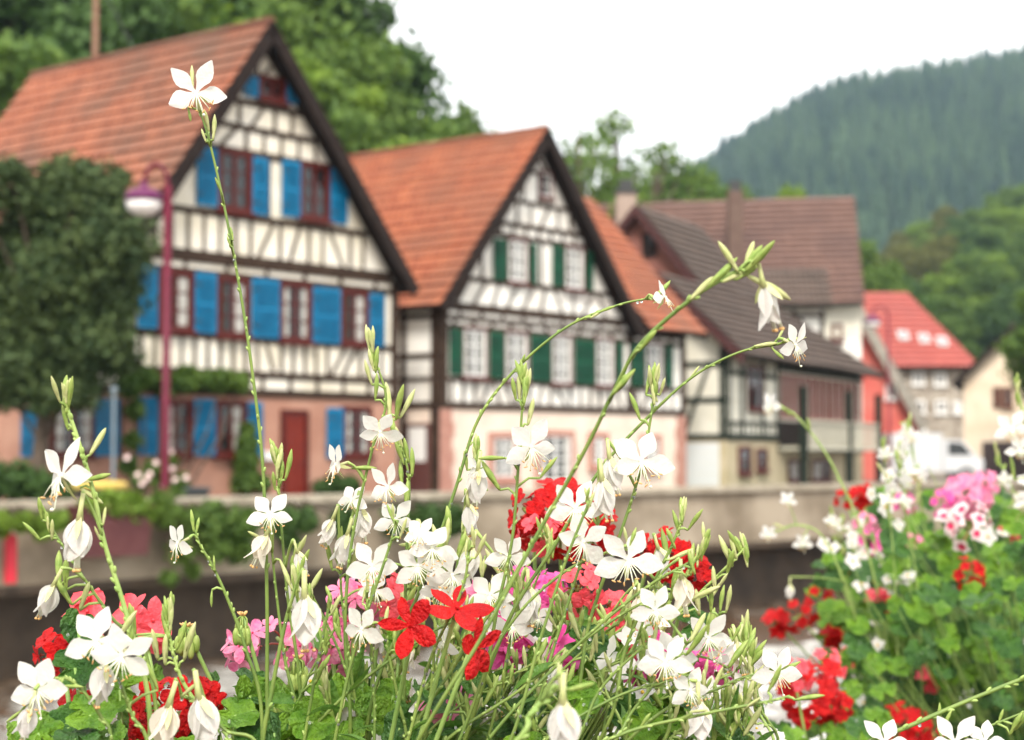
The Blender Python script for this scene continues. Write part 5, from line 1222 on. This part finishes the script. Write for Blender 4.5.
def geranium(label, base, heads, leaves, group=None, seed=0, dark=.3, bare=()):
    """heads: (px,py,D,radius px,colour,n[,yaw,pitch]); leaves: (px,py,D,size px)"""
    r = random.Random(seed); t = thing('geranium', label, 'geranium', base, group); k = MB(); k.smooth = True
    todo = []
    for h in heads:
        px_, py_, D, rp, c, n = h[:6]; w = P(px_, py_, D); rad = rp * D / FPX
        if c == 'pods':
            hm = MB(); hm.smooth = True; hub = w + Vector((0, 0, rad)); mid = base.lerp(hub, .6) + Vector((0, .01, .02))
            k.tube(spline([base, mid, hub], 5), .0012, 7, 0)
            for j in range(n):
                a = j * 2.4; q = Vector((math.cos(a), math.sin(a), 0)) * rad * r.uniform(.3, .75); p2 = hub + q + Vector((0, 0, -rad * r.uniform(.7, 1.5)))
                hm.tube([hub, hub + q * .8 + Vector((0, 0, -.002)), p2], [.0006, .0005, .0006], 5, 0); hm.ball(p2 + Vector((0, 0, -.003)), .0022, .0022, .0052, 0, 8, 6)
                hm.ball(hub + q * .3, .0008, .0008, .003, 1, 5, 4, axis=(q + Vector((0, 0, .003))).normalized())
            hm.build('bud_umbel', [budg, anth], t); continue
        yaw, pit = (h[6], h[7]) if len(h) > 6 else (0, 35)
        _, fc = facing(yaw, pit); hub = w - fc * rad * .5
        mid = base.lerp(hub, .55) + Vector((r.uniform(-.01, .01), r.uniform(0, .02), .0)); k.tube(spline([base, mid, hub], 5), .0013, 7, 0)
        hm = MB(); hm.smooth = True; hm.ball(hub, .0028, mi=0, n=7, m=5)
        fl = []
        for j in range(n):
            ga = j * 2.39996; z_ = 1 - (j + .5) / n * 1.15; q = math.sqrt(max(0, 1 - z_ * z_)); loc = Vector((q * math.cos(ga), q * math.sin(ga), z_))
            d = (basis(fc) @ loc).normalized(); q = rad * (.72 + .4 * r.random()) * 1.0
            p_ = hub + d * q; hm.tube([hub, hub + d * q * .5 + Vector((0, 0, .001)), p_ - d * .005], [.0006, .0006, .0007], 5, 1)
            if n == 1: p_, d = hub + fc * .004, fc; fl.append((p_, d)); continue
            fl.append((p_, (d + Vector((r.uniform(-.3, .3), -.35, r.uniform(-.25, .25)))).normalized()))
        for j in range(3):
            d = Vector((r.uniform(-1, 1), r.uniform(-1, 1), r.uniform(-.6, .4))).normalized(); hm.ball(hub + d * rad * .4, .0017, .0017, .004, 0, 6, 5, axis=d)
        todo.append((hm, fl, c, n, rad))
    for l in leaves:
        px_, py_, D, sz = l[:4]; w = P(px_, py_, D); s = sz * D / FPX / .024
        nrm = Vector((r.gauss(0, .5), -.75 + r.gauss(0, .3), .8 + r.gauss(0, .3))).normalized()
        a0 = base.lerp(w, r.uniform(.5, .75)); k.tube(spline([a0, (a0 + w) / 2 + Vector((0, 0, -.008)), w], 3), .0009, 5, 0)
        todo.append((w, nrm, s, r.random() < dark))
    for l in leaves[:60:2]:
        if r.random() < .5: k.ball(P(l[0] + r.uniform(-12, 12), l[1] + r.uniform(-9, 9), l[2] - .012), .0009, mi=1, n=7, m=5)
    k.build('stems', [ger_stem, dew], t)
    for q in todo:
        if isinstance(q[0], MB):
            hm, fl, c, n, rad = q; ho = hm.build('flower_head', [ger_stem, ger_red_stem], t)
            ms = FLL if c == 'redlong' else FLP if c == 'pinklong' else FLM[c]
            s = .86 if n == 1 else 1.0 if n < 5 else max(.55, min(.95, rad / .034))
            for p_, d in fl: part('floret', r.choice(ms), ho, Matrix.Translation(p_) @ (basis(d) @ Matrix.Rotation(r.uniform(0, 6), 3, 'Z')).to_4x4() @ scl(s * r.uniform(.9, 1.1)))
        else:
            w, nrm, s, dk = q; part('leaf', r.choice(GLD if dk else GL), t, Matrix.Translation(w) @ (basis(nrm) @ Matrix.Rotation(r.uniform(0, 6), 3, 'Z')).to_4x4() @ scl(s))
    return t
rr = random.Random(99)
def scatter(n, x0, x1, y0, y1, d0, d1, s0, s1):
    return [(rr.uniform(x0, x1), rr.uniform(y0, y1), rr.uniform(d0, d1), rr.uniform(s0, s1)) for _ in range(n)]
geranium('red geranium with broad wavy leaves behind the pair of large white flowers', soil_pt(-.25, .9), [(55, 652, .98, 26, 'red', 8, -20, 20), (165, 708, .95, 32, 'red', 14, 0, 30), (78, 705, 1.0, 16, 'red', 6), (205, 700, .98, 20, 'red', 8, 30, 20), (150, 735, .95, 22, 'red', 8)],
         [(78, 608 + 20, .97, 22), (75, 668, .95, 26), (120, 690, .96, 30), (90, 715, .92, 28), (60, 730, .95, 30), (140, 720, .97, 26), (30, 735, 1.0, 26), (220, 728, .97, 24), (105, 740, .92, 26), (180, 740, .97, 28)], seed=1)
geranium('coral pink geranium rising just behind the pair of large white flowers', soil_pt(-.22, 1.0), [(84, 612, 1.04, 14, 'coral', 3, -30, 25), (143, 622, 1.04, 17, 'coral', 3, 10, 25)], [(110, 668, 1.0, 22), (150, 680, 1.04, 20)], seed=2)
geranium('pink geranium with long-petalled flowers under the hanging white bell', soil_pt(-.14, 1.0), [(238, 646, 1.03, 20, 'pinklong', 5, -40, 10), (284, 640, 1.05, 26, 'pink', 7, 0, 25), (320, 640, 1.04, 22, 'pinklong', 6, 20, 20), (345, 655, 1.04, 16, 'pink', 5), (243, 628, .99, 13, 'pods', 8), (186, 640, .99, 14, 'pods', 8), (298, 672, .99, 14, 'pods', 9)],
         [(255, 690, .98, 30), (285, 700, .98, 28), (320, 702, .98, 28), (350, 690, 1.0, 24), (235, 715, .95, 26), (300, 730, .95, 30), (262, 738, .95, 30), (340, 735, .95, 28), (372, 715, .97, 26), (210, 690, 1.05, 20)], seed=3)
geranium('pale and red striped geranium behind the side-facing long-stamened flower', soil_pt(-.08, 1.0), [(350, 600, 1.03, 24, 'pinklong', 6, -20, 20), (385, 590, 1.03, 24, 'coral', 7, 20, 25), (330, 640, 1.02, 18, 'pink', 5)], [(400, 640, 1.02, 20)], seed=4)
geranium('sharply focused scarlet geranium with a few narrow-petalled flowers among the stems', soil_pt(-.05, .92), [(412, 626, .89, 8, 'redlong', 1, -22, 8), (474, 648, .89, 8, 'redlong', 1, 48, 0), (456, 612, .90, 8, 'redlong', 1, 20, 50)], [(430, 700, .95, 26), (400, 728, .93, 28), (460, 728, .95, 26)], seed=5, dark=.6)
geranium('round ball of red and pink geranium flowers in front of the middle house wall', soil_pt(.02, 1.2), [(560, 514, 1.16, 38, 'red', 17, 0, 30), (540, 532, 1.13, 20, 'coral', 5, -10, 20), (530, 512, 1.15, 26, 'red', 9, -20, 30), (600, 530, 1.18, 22, 'red', 9, 30, 10)], [(560, 600, 1.15, 22), (590, 620, 1.15, 24), (530, 610, 1.15, 22)], seed=6)
geranium('red geranium head beside the dark river wall with bud stems before it', soil_pt(.1, 1.2), [(672, 556, 1.15, 26, 'red', 14, 0, 30), (694, 574, 1.15, 20, 'red', 8, 30, 10), (650, 552, 1.16, 16, 'red', 6)], [(735 - 40, 625, 1.15, 22), (640, 620, 1.15, 22), (712, 735, 1.1, 26), (740, 738, 1.1, 26)], seed=7)
geranium('coral and magenta geranium deep in the middle of the bed', soil_pt(.02, 1.1), [(545, 590, 1.08, 24, 'magenta', 9), (580, 585, 1.06, 24, 'coral', 8, 10, 25), (610, 605, 1.07, 18, 'coral', 6), (520, 580, 1.08, 16, 'magenta', 5), (623, 630, 1.05, 12, 'coral', 3), (505, 640, 1.02, 12, 'magenta', 4), (562, 655, 1.0, 11, 'magenta', 3), (470, 596, 1.05, 14, 'pink', 5), (448, 700, 1.0, 11, 'pink', 3)],
         scatter(16, 480, 640, 640, 745, .98, 1.12, 20, 30), seed=8, dark=.55)
geranium('magenta geranium beside the pale shallow water', soil_pt(.12, 1.15), [(700, 655, 1.05, 16, 'magenta', 5), (655, 645, 1.06, 16, 'magenta', 5), (724, 668, 1.06, 16, 'magenta', 5, 30, 10), (640, 665, 1.07, 14, 'magenta', 4)],
         scatter(12, 640, 770, 712, 755, 1.0, 1.15, 20, 28) + [(680, 700, 1.05, 22)], seed=9)
geranium('leafy geranium without flowers filling the front of the bed', soil_pt(-.1, .95), [], scatter(34, 190, 700, 680, 770, .92, 1.1, 22, 32) + scatter(10, 0, 200, 725, 770, .9, 1.0, 24, 30), seed=10, dark=.5)
# small white filler blossoms
dm = MB(); dm.smooth = True; r_ = random.Random(5)
for k_ in range(5): petal(dm, .0072, .0056, R(72 * k_ + 10), .05, r=r_, lift=.12, rip=.05, nt=4, ns=2)
dm.ball((0, 0, .0006), .0011, mi=1, n=6, m=4); DM = dm.mesh('blossom', [petal_w, daisyc])
def filler(label, base, blobs, n, seed, D0, D1, s=1.0):
    r = random.Random(seed); t = thing('white_filler_plant', label, 'filler plant', base); k = MB(); q = []
    for _ in range(n):
        cx, cy, rx, ry = r.choice(blobs); w = P(cx + r.gauss(0, rx * .6), cy + r.gauss(0, ry * .6), r.uniform(D0, D1)); a = base.lerp(w, .7 if s > 1 else .45); k.tube([a, (a + w) / 2, w], .0005, 4); q.append(w)
    k.build('stems', stemp, t)
    for w in q: part('blossom', DM, t, Matrix.Translation(w) @ facing(r.uniform(-50, 50), r.uniform(0, 70), r.uniform(0, 90))[0] @ scl(s * r.uniform(.7, 1.2)))
filler('tiny white yellow-hearted blossoms low in the middle of the bed', soil_pt(0, 1.0), [(590, 660, 60, 28), (500, 620, 40, 30), (430, 740, 60, 14), (620, 690, 50, 20), (345, 690, 40, 20), (560, 640, 40, 20)], 70, 3, .98, 1.12)
filler('small white blossoms crowded beside the pale water', soil_pt(.14, 1.15), [(715, 722, 22, 8), (760, 738, 22, 6)], 22, 4, 1.0, 1.12)
# ---- next flower box, a few steps away (out of focus)
def base2(x, y): return Vector((x, y, .66))
geranium('out-of-focus red geranium low over the pale water, next to the far flower box', base2(.34, 1.75), [(815, 692, 1.75, 32, 'red', 15, 0, 30), (795, 672, 1.72, 18, 'coral', 7), (838, 705, 1.75, 18, 'red', 8), (828, 662, 1.8, 18, 'coral', 8)], scatter(16, 770, 880, 715, 760, 1.6, 1.85, 14, 20) + [(850, 690, 1.8, 14), (870, 720, 1.8, 16)], seed=20)
heads2 = [(880, 600, 2.2, 8, 'coral', 4), (850, 655, 2.2, 9, 'coral', 5), (868, 520, 2.3, 10, 'pink', 6), (800, 612, 2.3, 17, 'red', 8), (776, 620, 2.35, 10, 'red', 4), (822, 600, 2.35, 16, 'red', 9), (846, 497, 2.5, 10, 'red', 5), (862, 494, 2.5, 8, 'red', 4), (862, 568, 2.4, 14, 'red', 7), (875, 538, 2.4, 15, 'magenta', 9), (832, 634, 2.3, 8, 'red', 4)]
geranium('far flower box geranium with scattered red heads reaching over the river', base2(.62, 2.35), heads2, scatter(80, 828, 930, 555, 745, 2.2, 2.6, 10, 18) + scatter(14, 810, 870, 560, 640, 2.3, 2.5, 9, 14), seed=21, dark=.35)
heads3 = [(970, 490, 2.45, 22, 'pink', 20), (945, 500, 2.4, 14, 'magenta', 10), (985, 482, 2.5, 14, 'pink', 10), (972, 522, 2.2, 22, 'blush', 9), (950, 520, 2.3, 10, 'blush', 4), (971, 572, 2.1, 17, 'red', 9, 0, 20), (905, 502, 2.5, 12, 'magenta', 7), (915, 542, 2.4, 10, 'pink', 5)]
geranium('far flower box geranium with big pink and blush heads and one red head', base2(.78, 2.5), heads3, scatter(98, 890, 1075, 535, 690, 2.1, 2.65, 11, 20), seed=22, dark=.35)
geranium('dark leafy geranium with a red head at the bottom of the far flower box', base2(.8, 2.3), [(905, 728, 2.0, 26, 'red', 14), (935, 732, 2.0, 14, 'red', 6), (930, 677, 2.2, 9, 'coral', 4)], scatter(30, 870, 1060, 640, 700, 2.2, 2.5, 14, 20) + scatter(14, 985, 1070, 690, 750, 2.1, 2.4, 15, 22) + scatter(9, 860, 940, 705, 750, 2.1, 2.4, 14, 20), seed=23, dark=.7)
geranium('leafy geranium coloured dark as shadow low at the back of the far flower box', base2(.95, 2.8), [], scatter(98, 900, 1100, 620, 760, 2.5, 2.9, 13, 20), seed=26, dark=.9)  # mostly dark leaf colour, standing in for shadow among the leaves
geranium('low leafy geranium behind the pink heads of the far flower box', base2(.85, 2.9), [(1010, 530, 2.8, 8, 'coral', 4)], scatter(95, 850, 1080, 495, 640, 2.5, 3.0, 10, 17), seed=24, dark=.6)
geranium('leafy geranium hanging over the front of the far flower box', base2(.66, 2.2), [], scatter(98, 848, 1080, 570, 712, 1.95, 2.2, 10, 18), seed=25, dark=.5)
filler('out-of-focus small white blossoms beside the red heads of the far flower box', base2(.55, 2.2), [(855, 545, 22, 40), (870, 690, 16, 30), (835, 600, 26, 40), (880, 640, 14, 40), (895, 590, 20, 30)], 26, 8, 2.1, 2.4, 1.5)
filler('out-of-focus small white blossoms among the pink heads of the far flower box', base2(.8, 2.4), [(905, 520, 18, 14), (935, 480, 20, 20), (1000, 545, 16, 30), (880, 500, 26, 20), (985, 520, 30, 30)], 10, 9, 2.1, 2.5, 1.5)
rr = random.Random(4321)
def gaura_far(x0, x1, y0, y1, n, lbl, grp, seed):
    for i in range(n):
        tx, ty = rr.uniform(x0, x1), rr.uniform(y0, y1); bx = tx + rr.uniform(10, 90); Dd = rr.uniform(2.0, 2.6)
        pth = [(bx, 720, Dd), (bx - (bx - tx) * .2, (720 + ty) / 2, Dd), (tx, ty, Dd)]
        fl = [(tx + (bx - tx) * t_ + rr.uniform(-7, 7), ty + (720 - ty) * t_ * .5, 'o', rr.uniform(8, 12) * 2.2 / Dd, rr.uniform(-60, 60), rr.uniform(-20, 30), rr.uniform(-40, 40)) for t_ in [rr.uniform(0, .45) for _ in range(rr.randint(2, 4))]]
        bd = [(tx + (bx - tx) * t_, ty + (720 - ty) * t_, 14, rr.uniform(50, 130)) for t_ in [rr.uniform(0, .3) for _ in range(5)]]
        b3 = P(bx, 720, Dd)
        gaura(lbl, [(bx, 770, Dd)] + pth, fl, bd, tip=(90, 4, 13), D=Dd, seed=seed + i, r0=.0009, r1=.0007, group=grp, root=False, pale=True, dews=3)
gaura_far(840, 1010, 425, 480, 5, 'out-of-focus gaura stem above the pink heads of the far flower box', 'out-of-focus gaura stems in the far flower box', 500)
gaura_far(822, 870, 500, 560, 3, 'out-of-focus gaura stem leaning from the far flower box over the river wall', 'out-of-focus gaura stems leaning over the river', 600)
gaura('out-of-focus gaura flower hanging near the slatted balcony', [(900, 720, 2.2), (870, 560, 2.2), (835, 470, 2.2), (800, 420, 2.2), (776, 405, 2.2)], [(770, 405, 'o', 15, -50, 0, 0)], [(790, 415, 14, 130), (810, 430, 14, 100)], D=2.2, seed=700, root=False, pale=True, r0=.0016, r1=.0012, dews=0)
gaura('out-of-focus gaura flowers hanging at the end of the wall coping', [(880, 700, 2.2), (850, 600, 2.2), (825, 540, 2.2), (800, 525, 2.2), (775, 532, 2.2)], [(768, 534, 'o', 10, -20, 0, 0), (803, 543, 'o', 11, 0, 0, 0), (790, 590, 'c', 9, 0, 0, 0), (788, 500, 'o', 10, 10, 0, 0)], [(785, 528, 14, 160)], D=2.2, seed=701, root=False, pale=True, r0=.0016, r1=.001, dews=0)
gaura('blurred gaura stem with white flowers before the wall of the cream house', [(1060, 600, 1.7), (1040, 500, 1.7), (1028, 440, 1.7), (1018, 390, 1.7)], [(1012, 428, 'o', 20, -20, 0, 10), (1020, 450, 'o', 16, 0, 0, 0)], [(1018, 400, 20, 95), (1024, 420, 20, 80), (1014, 480, 22, 90)], tip=(95, 4, 18), D=1.7, seed=702, root=False, pale=True, r0=.0016, r1=.0012, dews=0)

# ------------------------------------------------------------------ flower boxes and the railing that carries them
boxm = mat('flower_box_brown', (.045, .025, .018), .7, (.07, .04, .03), 12); soilm = mat('potting_soil', (.03, .02, .014), .95, (.06, .04, .03), 60, .6, 80)
def flower_box(c, L, zt, label):
    F = Fr((c.x, c.y), (LDIR.x, LDIR.y)); t = thing('flower_box', label, 'flower box', Vector((c.x, c.y, zt - .2)))
    k = MB(); w = .11
    fbox(k, F, -L, L, -w, w, zt - .2, zt - .185)
    fbox(k, F, -L, L, -w, -w + .012, zt - .185, zt); fbox(k, F, -L, L, w - .012, w, zt - .185, zt); fbox(k, F, -L, -L + .012, -w + .012, w - .012, zt - .185, zt); fbox(k, F, L - .012, L, -w + .012, w - .012, zt - .185, zt)
    k.build('box', boxm, t)
    k = MB(); fbox(k, F, -L + .013, L - .013, -w + .013, w - .013, zt - .18, zt - .02); k.build('soil', soilm, t)
flower_box(LINE0, .40, SOIL + .02, 'brown flower box carrying the sharply focused flowers')
flower_box(LINE0 + LDIR * 1.62, .52, .68, 'brown flower box carrying the out-of-focus flowers')
k = MB(); FR = Fr((LINE0.x, LINE0.y), (LDIR.x, LDIR.y)); t = thing('bridge_railing', 'dark bridge parapet under the two flower boxes', 'railing', FR.p(.8, 0, -1.0))
fbox(k, FR, -1.2, 6, -.14, .14, -1.9, .36); k.build('parapet', wetstone, t)
k = MB(); fbox(k, FR, -1.2, 6, -.17, .17, .362, .44); k.build('coping', wetstone, t)
k = MB(); fbox(k, FR, -.34, -.26, -.1, .1, .442, .619); fbox(k, FR, .26, .34, -.1, .1, .442, .619)
fbox(k, FR, 1.25, 1.33, -.1, .1, .442, .479); fbox(k, FR, 1.91, 1.99, -.1, .1, .442, .479); k.build('bracket', iron, t)
# ================================================================== light
w = bpy.data.worlds.new('World'); S.world = w; w.use_nodes = True; nt = w.node_tree; L = nt.links
bg = nt.nodes['Background']; bg.inputs['Strength'].default_value = .15
sk = nt.nodes.new('ShaderNodeTexSky'); sk.sky_type = 'NISHITA'; sk.sun_disc = False; sk.sun_elevation = R(SUN_EL); sk.sun_rotation = R(SUN_AZ)
sk.dust_density = 3.0; sk.air_density = 1.0
hs = nt.nodes.new('ShaderNodeHueSaturation'); hs.inputs['Saturation'].default_value = .35; L.new(sk.outputs[0], hs.inputs['Color'])
# an even cloud layer over the sky
tc = nt.nodes.new('ShaderNodeTexCoord'); nz = nd(nt, 'ShaderNodeTexNoise', Scale=1.6, Detail=5.0); L.new(tc.outputs['Generated'], nz.inputs['Vector'])
cr = nt.nodes.new('ShaderNodeMix'); cr.data_type = 'RGBA'; cr.inputs[6].default_value = (CLOUD * .92, CLOUD * .89, CLOUD * .83, 1); cr.inputs[7].default_value = (CLOUD * 1.14, CLOUD * 1.10, CLOUD * 1.02, 1); L.new(nz.outputs['Fac'], cr.inputs[0])
mx = nt.nodes.new('ShaderNodeMix'); mx.data_type = 'RGBA'; mx.inputs[0].default_value = .8; L.new(hs.outputs[0], mx.inputs[6]); L.new(cr.outputs[2], mx.inputs[7])
L.new(mx.outputs[2], bg.inputs['Color'])
sl_ = bpy.data.lights.new('sun', 'SUN'); so = bpy.data.objects.new('sun', sl_); COL.objects.link(so)
sl_.energy = SUN_E; sl_.angle = R(14); sl_.color = (1, .94, .84)
az = R(SUN_AZ); el = R(SUN_EL)
sd = Vector((math.sin(az) * math.cos(el), math.cos(az) * math.cos(el), math.sin(el)))   # towards the sun
so.rotation_euler = sd.to_track_quat('Z', 'Y').to_euler(); so.location = (0, -5, 40)
S.view_settings.view_transform = 'Standard'; S.view_settings.look = 'None'; S.view_settings.gamma = 1; S.view_settings.exposure = EXPO
S.render.engine = 'CYCLES'; c = S.cycles
c.use_denoising = True; c.denoiser = 'OPENIMAGEDENOISE'; c.max_bounces = 8; c.transparent_max_bounces = 8; c.transmission_bounces = 4; c.volume_bounces = 0
c.use_adaptive_sampling = True; c.adaptive_threshold = .015; c.caustics_reflective = False; c.caustics_refractive = False; c.sample_clamp_indirect = 6
